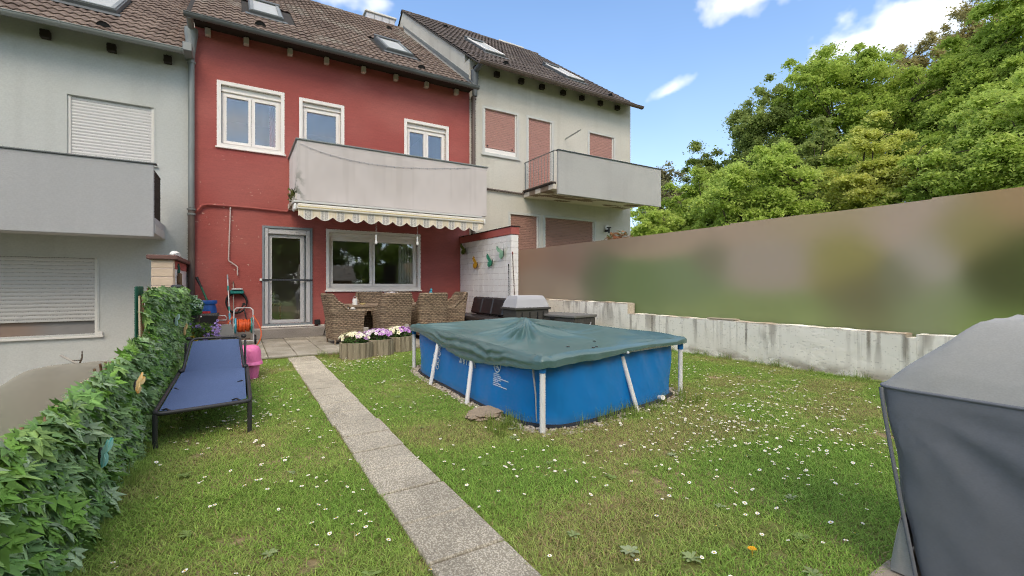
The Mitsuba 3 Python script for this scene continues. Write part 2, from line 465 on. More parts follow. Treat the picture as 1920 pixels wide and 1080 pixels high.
def lathe(prof, n=32, at=(0, 0, 0)):
    pr = np.asarray(prof, float)
    a = np.arange(n) * 2 * np.pi / n
    v = np.stack([pr[:, None, 0] * np.cos(a), pr[:, None, 0] * np.sin(a), np.repeat(pr[:, 1:2], n, 1)], -1).reshape(-1, 3) + np.asarray(at, float)
    f = []
    for i in range(len(pr) - 1):
        for k in range(n):
            q = (k + 1) % n
            f += [[i * n + k, i * n + q, (i + 1) * n + q], [i * n + k, (i + 1) * n + q, (i + 1) * n + k]]
    return tm(v, f)


def grid(P, closed_u=False):
    """Surface through the points P[i, j]."""
    P = np.asarray(P, float)
    a, b = P.shape[:2]
    i, j = np.meshgrid(np.arange(a if closed_u else a - 1), np.arange(b - 1), indexing='ij')
    i2 = (i + 1) % a
    q = lambda x, y: (x * b + y).ravel()
    f = np.vstack([np.stack([q(i, j), q(i2, j), q(i2, j + 1)], 1), np.stack([q(i, j), q(i2, j + 1), q(i, j + 1)], 1)])
    return tm(P.reshape(-1, 3), f)


def xz(poly, y0, y1):
    """A polygon in (x, z) as a slab between y0 and y1."""
    m = trimesh.creation.extrude_polygon(poly, y1 - y0, engine='earcut')
    v = m.vertices
    return tm(np.stack([v[:, 0], y0 + v[:, 2], v[:, 1]], 1), m.faces[:, ::-1])


def yz(poly, x0, x1):
    m = trimesh.creation.extrude_polygon(poly, x1 - x0, engine='earcut')
    v = m.vertices
    return tm(np.stack([x0 + v[:, 2], v[:, 0], v[:, 1]], 1), m.faces)


def ring(x0, x1, z0, z1, w, y0, y1):
    return xz(Polygon([(x0, z0), (x1, z0), (x1, z1), (x0, z1)], [[(x0 + w, z0 + w), (x1 - w, z0 + w), (x1 - w, z1 - w), (x0 + w, z1 - w)]]), y0, y1)


def moved(m, x=0, y=0, z=0, rz=0.0, s=1.0):
    m = m.copy()
    c, t = math.cos(rz), math.sin(rz)
    v = m.vertices * s
    m.vertices = np.stack([v[:, 0] * c - v[:, 1] * t + x, v[:, 0] * t + v[:, 1] * c + y, v[:, 2] + z], 1)
    return m


def arc(cx, cy, r, a0, a1, n):
    a = np.linspace(a0, a1, n)
    return np.stack([cx + r * np.cos(a), cy + r * np.sin(a)], 1)


def blob(rx, ry, rz, at=(0, 0, 0), sub=2, rough=0.0, seed=0):
    m = trimesh.creation.icosphere(subdivisions=sub)
    v = m.vertices
    k = 1 + rough * (meshkit.fbm(v * 2.1 + seed * 7.7, 3, seed) - .5) * 2
    return tm(v * k[:, None] * [rx, ry, rz] + np.asarray(at), m.faces)


# ------------------------------------------------------------------ ground
YF = 11.6                                           # the plane of the three house fronts
add('ground', bx(-300, 300, -300, 300, -1.8, -.8), 'far_ground', kind='structure')
labels['ground'].update(label='grassy ground reaching to the horizon behind the houses')
add('lawn', bx(-.86, 7.0, -6, 11.6, -.79, -.004), 'soil', kind='structure')
labels['lawn'].update(label='soil of the back garden lawn between ivy fence and white wall')
add('upper_garden', bx(7.2, 24, -14, 11.6, -.79, .55), 'far_ground', kind='structure')
hx, hy = np.meshgrid(np.linspace(18, 80, 40), np.linspace(-30, 90, 60), indexing='ij')
hz = -.8 + 3.4 * np.clip((hx - 18) / 30, 0, 1) ** 1.3 + .8 * (meshkit.fbm(np.stack([hx, hy, hx * 0], -1) * .1, 3, 4) - .5) * np.clip((hx - 18) / 6, 0, 1)
add('hillside', grid(np.stack([hx, hy, hz], -1)), 'far_ground', smooth=True, kind='structure')

add('added_bounce_slab', bx(-9, -.90, 4.0, YF - .01, -.81, -.795), 'patio_slab', kind='structure')  # pale paving added to bounce light onto the lower house fronts

# patio: slabs on a bed, a stone step along the red house
rng = random.Random(5)
add('patio', bx(-.84, 6.98, 8.44, 11.55, -.002, .022), 'soil', kind='structure')
for iy in range(7):
    for ix in range(-3, 15):
        x0, y0 = .42 + ix * .437, 8.45 + iy * .43
        if x0 < -.86 or x0 > 6.6 or (5.2 < x0 + .2 < 5.7 and y0 > 8.6):
            continue
        dz = rng.uniform(-.003, .003)
        add('slab', cb(x0 + .006, x0 + .431, y0 + .006, y0 + .424, .02, .05 + dz, .006), 'patio_slab', 'patio')
add('path', bx(.71, 1.10, .3, 8.43, -.003, .004), 'soil', kind='structure')
labels['path'].update(label='straight path of washed concrete slabs from the patio through the lawn')
y, i = 8.42, 0
while y > .5:
    L = .385
    dx, tilt = rng.uniform(-.008, .008), rng.uniform(-.004, .004)
    m = cb(.712 + dx, 1.095 + dx + .035 * max(0, (y - 5) / 3.4), y - L + .009, y - .004, -.01, .022 + tilt, .007)
    add('slab', m, 'path_slab', 'path')
    y -= L
# the paving under the covered grill
add('grill_pad', cb(2.30, 3.4, -.6, .86, -.02, .012, .008), 'pad_slab', kind='structure', label='sandy concrete pad under the covered grill')

# ------------------------------------------------------------------ houses
TAN, EAVE_Y, RIDGE_Y = .725, 11.05, 17.7
AL = math.atan(TAN)
SLOPE = T([[1, 0, 0, 0], [0, math.cos(AL), -math.sin(AL), 0], [0, math.sin(AL), math.cos(AL), 0], [0, 0, 0, 1]])


def tile_mesh():
    xs = np.linspace(0, .30, 13)
    h = .026 * (.5 - .5 * np.cos(2 * np.pi * xs / .15)) ** .8
    top0, top1 = np.stack([xs, xs * 0, h + .030], 1), np.stack([xs, xs * 0 + .375, h + .004], 1)
    low0 = np.stack([xs, xs * 0 + .004, h + .006], 1)
    return grid(np.stack([low0, top0, top1], 0))


TILE = tile_mesh()


def roof(house, x0, x1, ze, bsdf, rows_single, skip=(), ridge=True, rake=None, nmax=300):
    zr = lambda y: ze + TAN * (y - EAVE_Y)
    t = .03
    poly = Polygon([(EAVE_Y, ze - t), (RIDGE_Y, zr(RIDGE_Y) - t), (2 * RIDGE_Y - EAVE_Y, ze - t), (2 * RIDGE_Y - EAVE_Y, ze), (RIDGE_Y, zr(RIDGE_Y)), (EAVE_Y, ze)])
    rf = add('roof', yz(poly, x0, x1), 'roof_felt', house)
    d = mikit.ply(TILE, bsdf, smooth=40)
    n, rest, r2 = 0, [], random.Random(len(scene))
    nx, ns = int((x1 - x0) / .3 + .01), int((RIDGE_Y - EAVE_Y) / math.cos(AL) / .34) + 1
    cells = [(j, i) for j in range(ns) for i in range(nx)]
    for j, i in cells:
        x, s = x0 + i * .3 + (x1 - x0 - nx * .3) / 2, j * .34 - .05
        if any(a - .28 < x < b + .0 and c - .3 < s < e for a, b, c, e in skip):
            continue
        lift = r2.uniform(-.003, .004)
        M = T().translate([x, EAVE_Y, ze]) @ SLOPE @ T().translate([r2.uniform(-.004, .004), s, .012 + lift]) @ T().rotate([0, 0, 1], r2.uniform(-.5, .5))
        if n < nmax and j < rows_single:
            add('tile', d, None, rf, tw=M)
            n += 1
        else:
            m = TILE.copy()
            m.apply_transform(np.array(M.matrix))
            rest.append(m)
    if rest:
        add('upper_tiles', join(rest), bsdf, rf, smooth=40, kind='stuff')
    if ridge:
        a = np.linspace(-.15 * np.pi, 1.15 * np.pi, 9)
        p0 = np.stack([a * 0, .12 * np.cos(a), .10 * np.sin(a)], 1)
        m = grid(np.stack([p0, p0 * [1, 1.1, 1.1] + [.40, 0, 0]], 0))
        dr_ = mikit.ply(m, bsdf, smooth=40)
        for i in range(int((x1 - x0) / .385) + 1):
            add('ridge_tile', dr_, None, rf, tw=T().translate([x0 + i * .385, RIDGE_Y, zr(RIDGE_Y) - .035 + r2.uniform(-.006, .006)]))
    return rf


def on_roof(m, ze, x, s, h=0.0):
    m = m.copy()
    M = T().translate([x, EAVE_Y, ze]) @ SLOPE @ T().translate([0, s, h])
    m.apply_transform(np.array(M.matrix))
    return m


def skylight(house, ze, x0, x1, y0, y1, frame='dark_zinc', inner='zinc'):
    s0, s1 = (y0 - EAVE_Y) / math.cos(AL), (y1 - EAVE_Y) / math.cos(AL)
    w, L = x1 - x0, s1 - s0

    def rg(w0, w1, l0, l1, t, z0, z1):
        p = Polygon([(w0, l0), (w1, l0), (w1, l1), (w0, l1)], [[(w0 + t, l0 + t), (w1 - t, l0 + t), (w1 - t, l1 - t), (w0 + t, l1 - t)]])
        m = trimesh.creation.extrude_polygon(p, z1 - z0, engine='earcut')
        m.apply_translation([0, 0, z0])
        return m
    k = add('skylight', on_roof(rg(0, w, 0, L, .06, .0, .12), ze, x0, s0), frame, house)
    add('sash', on_roof(rg(.03, w - .03, .03, L - .03, .07, .10, .145), ze, x0, s0), inner, k)
    add('pane', on_roof(bx(.09, w - .09, .09, L - .09, .105, .118), ze, x0, s0), 'skylight_blind', k)
    add('apron', on_roof(cb(-.08, w + .08, -.20, .0, .045, .062), ze, x0, s0), frame, k)
    add('top_cover', on_roof(cb(-.01, w + .01, L - .16, L + .02, .125, .17, .01), ze, x0, s0), frame, k)
    return (x0, x1, s0, s1)


def vent(house, ze, x, y, bsdf):
    s = (y - EAVE_Y) / math.cos(AL)
    a = np.linspace(0, np.pi, 9)
    p0 = np.stack([.11 * np.cos(a), a * 0, .09 * np.sin(a)], 1)
    m = grid(np.stack([p0, p0 * [.8, 1, .2] + [0, .28, 0]], 0))
    k = add('roof_vent', on_roof(m, ze, x, s, .05), bsdf, house, smooth=True)
    add('opening', on_roof(tm(np.vstack([p0 + [0, .015, 0], [[0, .015, 0]]]), [[i, i + 1, 9] for i in range(8)]), ze, x, s, .05), 'dark_gap', k)


def gutter(house, x0, x1, z, bsdf, step=.75):
    a = np.linspace(-np.pi, 0, 13)
    y = EAVE_Y - .06
    p = np.stack([a * 0, .075 * np.cos(a), .07 * np.sin(a)], 1)
    inn = p[::-1] * [1, .93, .93]
    prof = np.vstack([p, inn])
    m = grid(np.stack([prof + [x0, y, z], prof + [x1, y, z]], 0))
    rim = tube([[x0, y - .077, z + .004], [x1, y - .077, z + .004]], .011, 8)
    ends = [tm(np.vstack([p + [x, y, z], [[x, y, z]]]), [[i, i + 1, 13] for i in range(12)]) for x in (x0, x1)]
    g = add('gutter', join([m, rim] + ends), bsdf, house, smooth=40)
    x = x0 + .3
    while x < x1:
        q = p * [1, 1.06, 1.06]
        add('bracket', grid(np.stack([q + [x - .014, y, z - .001], q + [x + .014, y, z - .001]], 0)), bsdf, g)
        x += step


def window(house, x0, x1, z0, z1, cols=1, boxh=.13, trim='cream_trim', glass='glass', tw=.075, setback=.10, label=None, split=.5, sill=True):
    w = add('window', ring(x0, x1, z0, z1, tw, YF - .014, YF + .06), trim, house, label=label)
    a, b, c, e = x0 + tw, x1 - tw, z0 + tw, z1 - tw
    if sill:
        add('sill', cb(x0 - .03, x1 + .03, YF - .05, YF + .02, z0 - .028, z0 + .006, .005), trim, w)
    y = YF + setback
    if boxh:
        add('shutter_box', cb(a, b, y - .03, y + .10, e - boxh, e, .004), 'white_frame', w)
        add('box_lip', cb(a, b, y - .045, y - .031, e - boxh, e - boxh + .03, .003), 'white_frame', w)
        e -= boxh
    add('frame', ring(a, b, c, e, .05, y, y + .07), 'white_frame', w)
    a, b, c, e = a + .035, b - .035, c + .035, e - .035
    xs = [a, b] if cols == 1 else [a, a + (b - a) * split, b]
    for p, q in zip(xs[:-1], xs[1:]):
        s = add('sash', ring(p + .004, q - .004, c, e, .062, y - .018, y + .045), 'white_frame', w)
        add('pane', tm([[p + .06, y + .02, c + .055], [q - .06, y + .02, c + .055], [q - .06, y + .02, e - .055], [p + .06, y + .02, e - .055]], [[0, 1, 2], [0, 2, 3]]), glass, w)
    return w


def shutter(house, x0, x1, z0, z1, zb, slat, trim, pitch=.052, tw=.07, label=None, sillh=True, setback=.06, guide='cream_trim'):
    """A window shut by a roller shutter down to zb, each slat a piece of its own."""
    w = add('window', ring(x0, x1, z0, z1, tw, YF - .012, YF + .06), trim, house, label=label)
    a, b, e = x0 + tw, x1 - tw, z1 - tw
    for s in (a, b - .045):
        add('guide_rail', cb(s, s + .045, YF + setback - .035, YF + setback + .03, z0 + tw, e, .004), guide, w)
    sm = np.array([(0, 0), (.004, .010), (.010, .024), (.010, .032), (.004, .046), (0, pitch - .004)])
    y = YF + setback
    prof = np.stack([np.zeros(6), y - sm[:, 0], sm[:, 1]], 1)
    m = grid(np.stack([prof + [a + .03, 0, 0], prof + [b - .03, 0, 0]], 0))
    d = mikit.ply(m, slat, smooth=False)
    z = zb + .05
    add('end_bar', cb(a + .03, b - .03, y - .014, y + .01, zb, zb + .046, .003), slat, w)
    while z < e - .01:
        add('slat', d, None, w, tw=T().translate([0, 0, z]))
        z += pitch
    add('shutter_back', bx(a, b, y + .012, y + .02, zb, e), 'dark_gap', w)
    if sillh:
        add('sill', cb(x0 - .04, x1 + .04, YF - .06, YF + .02, z0 - .03, z0 + .005, .005), trim, w)
    return w


def facade(house, x0, x1, z0, z1, holes, bsdf):
    h = [[(a, c), (b, c), (b, e), (a, e)] for a, b, c, e in holes]
    return add('wall', xz(Polygon([(x0, z0), (x1, z0), (x1, z1), (x0, z1)], h), YF, YF + .30), bsdf, house)


def gable(house, x0, x1, ze, bsdf, name='gable_wall'):
    zr = lambda y: ze + TAN * (y - EAVE_Y) - .04
    yb = 2 * RIDGE_Y - YF
    return add(name, yz(Polygon([(YF + .31, -.8), (yb, -.8), (yb, zr(YF)), (RIDGE_Y, zr(RIDGE_Y)), (YF + .31, zr(YF + .31))]), x0, x1), bsdf, house)


def rafters(house, xs, z, bsdf, w=.10):
    for x in xs:
        add('rafter_end', cb(x - w / 2, x + w / 2, 11.47, YF - .002, z - .07, z + .075, .006), bsdf, house)


# red house ---------------------------------------------------------
red = thing('red_house', 'dark red plastered row house with white balcony and striped awning in the middle', 'house')
R0, R1 = -.79, 5.62
wins = dict(big=(1.80, 4.17, 1.10, 2.59), one=(-.40, .905, 4.23, 5.665), two=(1.21, 2.22, 3.20, 5.635), three=(3.72, 4.985, 4.15, 5.62), door=(.455, 1.495, .31, 2.58))
facade(red, R0, R1, -.8, 6.95, [(a + .03, b - .03, c + .03, e - .03) for a, b, c, e in wins.values()], 'red_plaster')
gable(red, R0, R0 + .25, 6.62, 'red_plaster')
gable(red, R1 - .25, R1 - .002, 6.62, 'warm_plaster', 'gable_wall')
add('plinth', cb(R0 + .002, .30, YF - .02, YF, .05, .33, .005), 'step_stone', red)
add('plinth', cb(1.62, R1 - .3, YF - .02, YF, .05, .30, .005), 'plinth', red)
# interior: floors, back wall and a partition, so that the panes look into rooms
add('interior', join([bx(R0 + .25, R1 - .25, 16.5, 16.6, -.8, 6.5), bx(R0 + .25, R1 - .25, YF + .3, 16.5, .2, .29), bx(R0 + .25, R1 - .25, YF + .3, 16.5, 2.75, 3.0), bx(R0 + .25, R1 - .25, YF + .3, 16.5, 6.3, 6.4),
                      bx(1.62, 1.72, YF + .3, 16.5, .29, 2.75), bx(1.02, 1.10, YF + .3, 16.5, 3.0, 6.3), bx(3.0, 3.1, YF + .3, 16.5, 3.0, 6.3)]), 'interior_wall', red)
window(red, *wins['one'], cols=2, trim='white_frame')
window(red, *wins['two'], cols=1, boxh=.10, trim='white_frame')
window(red, *wins['three'], cols=2, boxh=.12, trim='white_frame')
window(red, *wins['big'], cols=2, boxh=.10, trim='white_frame', tw=.07, split=.47, glass='door_glass')
add('curtain', tm(*(lambda n: (np.vstack([np.stack([.62 + np.linspace(0, .20, n), 12.05 + .03 * np.sin(np.linspace(0, 18, n)), np.full(n, z)], 1) for z in (4.3, 5.5)]), [[i, i + 1, n + i + 1] for i in range(n - 1)] + [[i, n + i + 1, n + i] for i in range(n - 1)]))(40)), 'red_brown', red, smooth=True)
add('curtain', tm(*(lambda n: (np.vstack([np.stack([3.72 + np.linspace(0, .36, n), 12.1 + .03 * np.sin(np.linspace(0, 30, n)), np.full(n, z)], 1) for z in (1.2, 2.5)]), [[i, i + 1, n + i + 1] for i in range(n - 1)] + [[i, n + i + 1, n + i] for i in range(n - 1)]))(60)), 'curtain', red, smooth=True)
# patio door: grey outer frame of an insect screen, alloy shutter rails, white sash, a cross bar
x0, x1, z0, z1 = wins['door']
dk = add('door', ring(x0, x1, z0, z1, .045, YF - .035, YF + .05), 'steel_grey', red, label='glazed patio door with grey insect screen frame')
add('guide_rail', cb(x0 + .05, x0 + .12, YF - .02, YF + .07, z0 + .05, z1 - .05, .006), 'light_alloy', dk)
add('guide_rail', cb(x1 - .13, x1 - .05, YF - .02, YF + .07, z0 + .05, z1 - .05, .006), 'light_alloy', dk)
add('shutter_box', cb(x0 + .12, x1 - .13, YF + .0, YF + .12, z1 - .17, z1 - .05, .005), 'light_alloy', dk)
add('reveal', cb(x1 - .215, x1 - .135, YF + .10, YF + .22, z0 + .05, z1 - .17, .004), 'steel_grey', dk)
add('sash', ring(x0 + .125, x1 - .175, z0 + .05, z1 - .175, .075, YF + .08, YF + .15), 'light_alloy', dk)
add('pane', tm([[x0 + .19, YF + .11, z0 + .12], [x1 - .24, YF + .11, z0 + .12], [x1 - .24, YF + .11, z1 - .24], [x0 + .19, YF + .11, z1 - .24]], [[0, 1, 2], [0, 2, 3]]), 'door_glass', dk)
add('cross_bar', cb(x0 + .0, x1 - .0, YF - .055, YF - .036, 1.335, 1.375, .004), 'dark_metal', dk)
add('bar_end', cb(x0 - .05, x0 - .002, YF - .06, YF - .005, 1.33, 1.385, .006), 'white_plastic', dk)
add('threshold', cb(x0 - .02, x1 + .04, YF - .07, YF + .02, z0 - .035, z0 - .001, .006), 'white_frame', dk)
add('step', cb(.22, 1.95, YF - .34, YF - .022, .05, .265, .008), 'step_stone', red)
# balcony
BX0, BX1, BY, BZ0, BZ1 = 1.0, 5.275, 9.9, 2.94, 4.145
bl = add('balcony', cb(BX0, BX1, BY, BY + .09, BZ0, BZ1, .006), 'balcony_white', red, label='white balcony above the striped awning')
add('side_panel', cb(BX0 + .002, BX0 + .09, BY + .092, YF - .002, 3.10, BZ1, .005), 'balcony_white', bl)
add('side_panel', cb(BX1 - .09, BX1 - .002, BY + .092, YF - .002, 3.10, BZ1, .005), 'balcony_white', bl)
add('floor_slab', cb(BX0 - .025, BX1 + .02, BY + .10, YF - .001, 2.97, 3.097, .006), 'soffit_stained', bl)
for n_, b_ in (('coping', (BX0 - .03, BX1 + .03, BY - .03, BY + .12)), ('coping', (BX0 - .03, BX0 + .11, BY + .121, YF - .003)), ('coping', (BX1 - .11, BX1 + .03, BY + .121, YF - .003))):
    add(n_, cb(*b_, BZ1 + .001, BZ1 + .028, .004), 'zinc', bl)
# damp mould and weeds on the left slab edge
rr = np.random.default_rng(3)
mv, mf = [], []
for i in range(160):
    p = np.array([BX0 - .03 - rr.uniform(0, .03), BY + .12 + rr.uniform(0, .9) ** 1.5, 3.10 + rr.uniform(-.04, .05)])
    d = rr.normal(0, .03, 3) + [-.01, 0, .02]
    o = rr.normal(0, .012, 3)
    mf.append([len(mv), len(mv) + 1, len(mv) + 2])
    mv += [p, p + d + o, p + d - o]
mc = np.repeat(np.where(rr.random((160, 1)) < .45, [[.06, .07, .03]], [[.16, .17, .05]]), 3, 0)
add('weeds', tm(mv, mf), 'blade', bl, color=mc, kind='stuff')
sk = [skylight(red, 6.62, .22, .97, 12.68, 14.25), skylight(red, 6.62, 3.52, 4.30, 12.58, 13.95)]
roof(red, -.93, 5.55, 6.62, 'brown_tile', 14, sk)
vent(red, 6.62, .42, 11.6, 'brown_tile'), vent(red, 6.62, 4.15, 11.5, 'brown_tile'), vent(red, 6.62, 4.75, 16.6, 'brown_tile')
gutter(red, -.93, 5.60, 6.635, 'dark_zinc')
rafters(red, [-.557, .147, 1.016, 1.802, 2.666, 3.48, 4.313, 5.179], 6.60, 'rafter_white')
add('eave_board', bx(R0, R1 - .02, EAVE_Y + .02, YF - .001, 6.70, 6.715), 'rafter_dark', red)
ch = add('chimney', cb(4.25, 5.36, 17.9, 18.6, 10.6, 11.86, .01), 'light_alloy', red)
add('chimney_cap', cb(4.19, 5.42, 17.84, 18.66, 11.861, 11.93, .012), 'cream_trim', ch)
for x in (4.55, 4.85, 5.13):
    add('seam', cb(x - .012, x + .012, 17.885, 17.899, 10.7, 11.855, .003), 'zinc', ch)
# drain pipes between the houses
pz = lambda x, za, zb, r=.058: tube([[x, 11.50, za], [x, 11.50, zb]], r, 16)
dp = add('downpipe', pz(-.84, 2.85, 5.95), 'zinc', red, smooth=40, label='drain pipe between the pale green and red house fronts')
add('lower_pipe', pz(-.84, -.79, 2.84, .062), 'brown_metal', dp, smooth=40)
add('funnel', join([lathe([(.001, 5.95), (.062, 5.95), (.07, 6.05), (.12, 6.45), (.12, 6.56)], 20, (-.84, 11.46, 0)), tube([[-.84, 11.44, 6.54], [-.84, 11.2, 6.60], [-.84, 10.99, 6.61]], .06, 12)]), 'zinc', dp, smooth=40)
for z in (2.80, 2.70, 5.86):
    add('clamp', lathe([(.06, z), (.078, z), (.078, z + .035), (.06, z + .035)], 20, (-.84, 11.5, 0)), 'zinc', dp)
add('wall_pipe', tube([[-.74, 11.53, 2.80], [-.66, 11.54, 2.92], [-.55, 11.55, 2.955], [.2, 11.55, 2.955], [.95, 11.55, 2.93], [.99, 11.55, 2.98]], .024, 10), 'red_plaster', red, smooth=40)
tp = add('tap_box', cb(1.54, 1.66, YF - .07, YF - .001, .30, .42, .01), 'black_plastic', red)
add('interior', bx(-.5, 1.61, 13.9, 14.0, .295, 2.74), 'interior_wall', red)
add('side_table', join([cb(.55, .95, 12.9, 13.3, .72, .76, .01), cb(.57, .61, 12.92, 12.96, .295, .72, .005), cb(.89, .93, 12.92, 12.96, .295, .72, .005), cb(.57, .61, 13.24, 13.28, .295, .72, .005)]), 'shed_wood', red)
add('cushion', join([blob(.17, .17, .07, (.75, 13.1, .82), 2, .2, 1), blob(.15, .15, .06, (.76, 13.1, .95), 2, .2, 4)]), 'dirty_white', red, smooth=True)
add('cable', tube([[1.80, 11.56, 1.1], [1.79, 11.5, .6], [1.72, 11.3, .18], [1.66, 11.0, .10], [1.73, 10.9, .5], [1.76, 11.3, .7]], .009, 6), 'black_plastic', red, smooth=True)

# white house -------------------------------------------------------
wh = thing('white_house', 'off white plastered end house with pink roller shutters and dark roof on the right', 'house')
W0, W1 = 5.622, 12.0
ww = [(6.03, 7.28, 5.03, 6.45), (7.55, 8.59, 4.06, 6.46), (10.01, 11.26, 5.0, 6.43), (6.90, 8.08, .6, 3.44), (8.18, 10.37, 1.3, 3.44)]
facade(wh, W0, W1, -.8, 7.69, [(a + .03, b - .03, c + .03, e - .03) for a, b, c, e in ww], 'warm_plaster')
gable(wh, W0 + .0, W0 + .3, 7.36, 'warm_plaster')
gable(wh, W1 - .3, W1, 7.36, 'warm_plaster')
shutter(wh, *ww[0], 5.26, 'slat_pink', 'grey_trim', label='pink roller shutter window left of the balcony door')
shutter(wh, *ww[1], 4.18, 'slat_pink', 'grey_trim', sillh=False, label='tall pink shutter of the balcony door')
shutter(wh, *ww[2], 5.1, 'slat_pink', 'grey_trim', label='small pink shutter right of the balcony door')
shutter(wh, *ww[3], .7, 'slat_rust', 'grey_trim', sillh=False)
shutter(wh, *ww[4], 1.4, 'slat_rust', 'grey_trim')
add('window_rail', cb(6.1, 7.2, YF + .03, YF + .05, 5.10, 5.24, .004), 'white_frame', wh)
for x in (6.22, 7.06):
    add('shutter_stop', cb(x - .02, x + .02, YF + .02, YF + .05, 5.29, 5.33, .004), 'black_plastic', wh)
wb = add('balcony', cb(7.55, 11.70, 9.97, 10.05, 3.76, 4.965, .006), 'balcony_pale', wh, label='pale balcony of the white house with bar railing at its side')
add('coping', cb(7.52, 11.73, 9.94, 10.08, 4.966, 4.99, .004), 'dark_zinc', wb)
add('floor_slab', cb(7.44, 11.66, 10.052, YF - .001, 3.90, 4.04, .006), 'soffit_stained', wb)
add('edge_strip', cb(7.40, 7.54, 10.055, YF - .002, 4.041, 4.085, .01), 'rafter_dark', wb)
for i in range(19):
    add('edge_tile', cb(7.385, 7.55, 10.07 + i * .08, 10.07 + i * .08 + .052, 4.086, 4.112, .008), 'brown_tile', wb)
add('side_panel', cb(11.60, 11.698, 10.052, YF - .002, 4.05, 4.965, .005), 'balcony_pale', wb)
add('hand_rail', tube([[7.47, 10.05, 4.96], [7.47, YF - .02, 4.96]], .015, 8), 'dark_zinc', wb, smooth=True)
for i, y in enumerate(np.linspace(10.1, 11.52, 11)):
    add('rail_bar', tube([[7.47, y, 4.10], [7.47, y, 4.95]], .008 if 0 < i < 10 else .016, 6), 'zinc', wb, smooth=True)
sk = [skylight(wh, 7.36, 6.82, 7.58, 12.95, 14.55, 'dark_zinc', 'white_frame'), skylight(wh, 7.36, 9.92, 10.68, 12.6, 14.15, 'dark_zinc', 'white_frame')]
roof(wh, 5.57, 12.0, 7.36, 'dark_tile', 13, sk)
vent(wh, 7.36, 6.86, 11.7, 'dark_tile'), vent(wh, 7.36, 6.9, 16.4, 'dark_tile'), vent(wh, 7.36, 10.8, 11.4, 'dark_tile')
gutter(wh, 5.62, 11.95, 7.375, 'brown_metal')
rafters(wh, [5.805, 6.482, 7.33, 8.095, 8.928, 9.70, 10.516, 11.304], 7.41, 'rafter_dark', .15)
add('verge_flashing', yz(Polygon([(11.15, 6.62 + .10), (17.6, 6.62 + TAN * 6.55 + .10), (17.6, 6.62 + TAN * 6.55 + .19), (11.62, 6.62 + TAN * .57 + .19), (11.62, 6.62 + TAN * .57 + .10)]).buffer(0), W0 - .02, W0 - .003), 'zinc', wh)
ch = add('chimney', cb(10.2, 11.40, 17.9, 18.5, 11.2, 12.32, .01), 'brown_tile', wh)
add('chimney_cap', cb(10.13, 11.47, 17.83, 18.57, 12.321, 12.42, .012), 'cream_trim', ch)
dp = add('downpipe', pz(5.70, -.7, 6.58, .06), 'brown_metal', wh, smooth=40, label='brown drain pipe beside the red house front')
add('funnel', join([lathe([(.062, 6.58), (.07, 6.66), (.11, 7.1), (.11, 7.30)], 20, (5.72, 11.46, 0)), tube([[5.72, 11.44, 7.28], [5.72, 11.0, 7.36]], .07, 12)]), 'dark_zinc', dp, smooth=40)
add('clamp', lathe([(.06, 6.50), (.08, 6.50), (.08, 6.54), (.06, 6.54)], 20, (5.70, 11.5, 0)), 'brown_metal', dp)
add('wall_pipe', tube([[5.75, 11.54, 4.03], [7.35, 11.54, 4.0], [7.42, 11.54, 4.03]], .03, 10), 'brown_metal', wh, smooth=40)
lp = add('wall_lamp', lathe([(.0, 0), (.10, 0), (.10, .02), (.0, .02)], 20), 'white_plastic', wh, tw=T().translate([10.86, YF - .03, 3.2]) @ T().rotate([1, 0, 0], 90))
add('lamp_arm', join([tube([[10.78, 11.58, 3.09], [10.78, 11.42, 3.09]], .04, 10), tube([[10.78, 11.40, 3.0], [10.78, 11.40, 3.18]], .03, 10), cb(10.70, 10.86, 11.36, 11.44, 3.17, 3.21, .01)]), 'black_metal', lp, smooth=40)
add('wall_rod', tube([[9.05, YF, 5.96], [9.08, 11.2, 6.02], [9.12, 10.9, 6.08]], .018, 8), 'zinc', wh, smooth=40)

# pale green house on the left ------------------------------------
gh = thing('pale_green_house', 'pale grey green plastered house with grey balcony and closed shutters on the left', 'house')
L0, L1 = -7.2, -.792
lw = [(-2.79, -1.44, 3.66, 4.87), (-4.60, -2.30, .27, 1.79)]
facade(gh, L0, L1, -.8, 6.2, [(a + .03, b - .03, c + .03, e - .03) for a, b, c, e in lw], 'mint_plaster')
gable(gh, L1 - .3, L1 - .002, 5.88, 'mint_plaster')
gable(gh, L0, L0 + .3, 5.88, 'mint_plaster')
shutter(gh, *lw[0], 3.7, 'slat_white', 'mint_plaster', pitch=.060, tw=.03, label='white roller shutter window above the grey balcony')
w = shutter(gh, *lw[1], .555, 'slat_shade', 'mint_plaster', pitch=.072, tw=.03, sillh=False, label='wide ground floor window with shutter nearly down')
add('pane', bx(-4.5, -2.36, YF + .14, YF + .15, .30, .56), 'pane_blur', w)
add('sill', cb(-4.66, -2.24, YF - .07, YF + .03, .235, .272, .005), 'cream_trim', w)
add('sill_end', cb(-2.36, -2.25, YF - .055, YF + .01, .273, .34, .005), 'cream_trim', w)
lb = add('balcony', cb(-6.6, -1.297, 10.2, 10.28, 2.105, 3.395, .006), 'balcony_grey', gh, label='smooth grey balcony front at the left edge')
add('coping', cb(-6.65, -1.255, 10.17, 10.31, 3.396, 3.42, .004), 'dark_zinc', lb)
add('floor_slab', cb(-6.6, -1.285, 10.282, YF - .001, 2.17, 2.33, .006), 'balcony_pale', lb)
add('side_kerb', cb(-1.37, -1.29, 10.285, YF - .002, 2.331, 2.46, .005), 'balcony_grey', lb)
for i in range(16):
    add('rail_bar', cb(-1.345, -1.315, 10.30 + i * .055, 10.34 + i * .055, 2.461, 3.30, .004), 'rafter_dark', lb)
add('hand_rail', cb(-1.35, -1.31, 10.282, 11.16, 3.301, 3.335, .004), 'rafter_dark', lb)
sk = [skylight(gh, 5.87, -3.10, -2.2, 12.5, 14.0)]
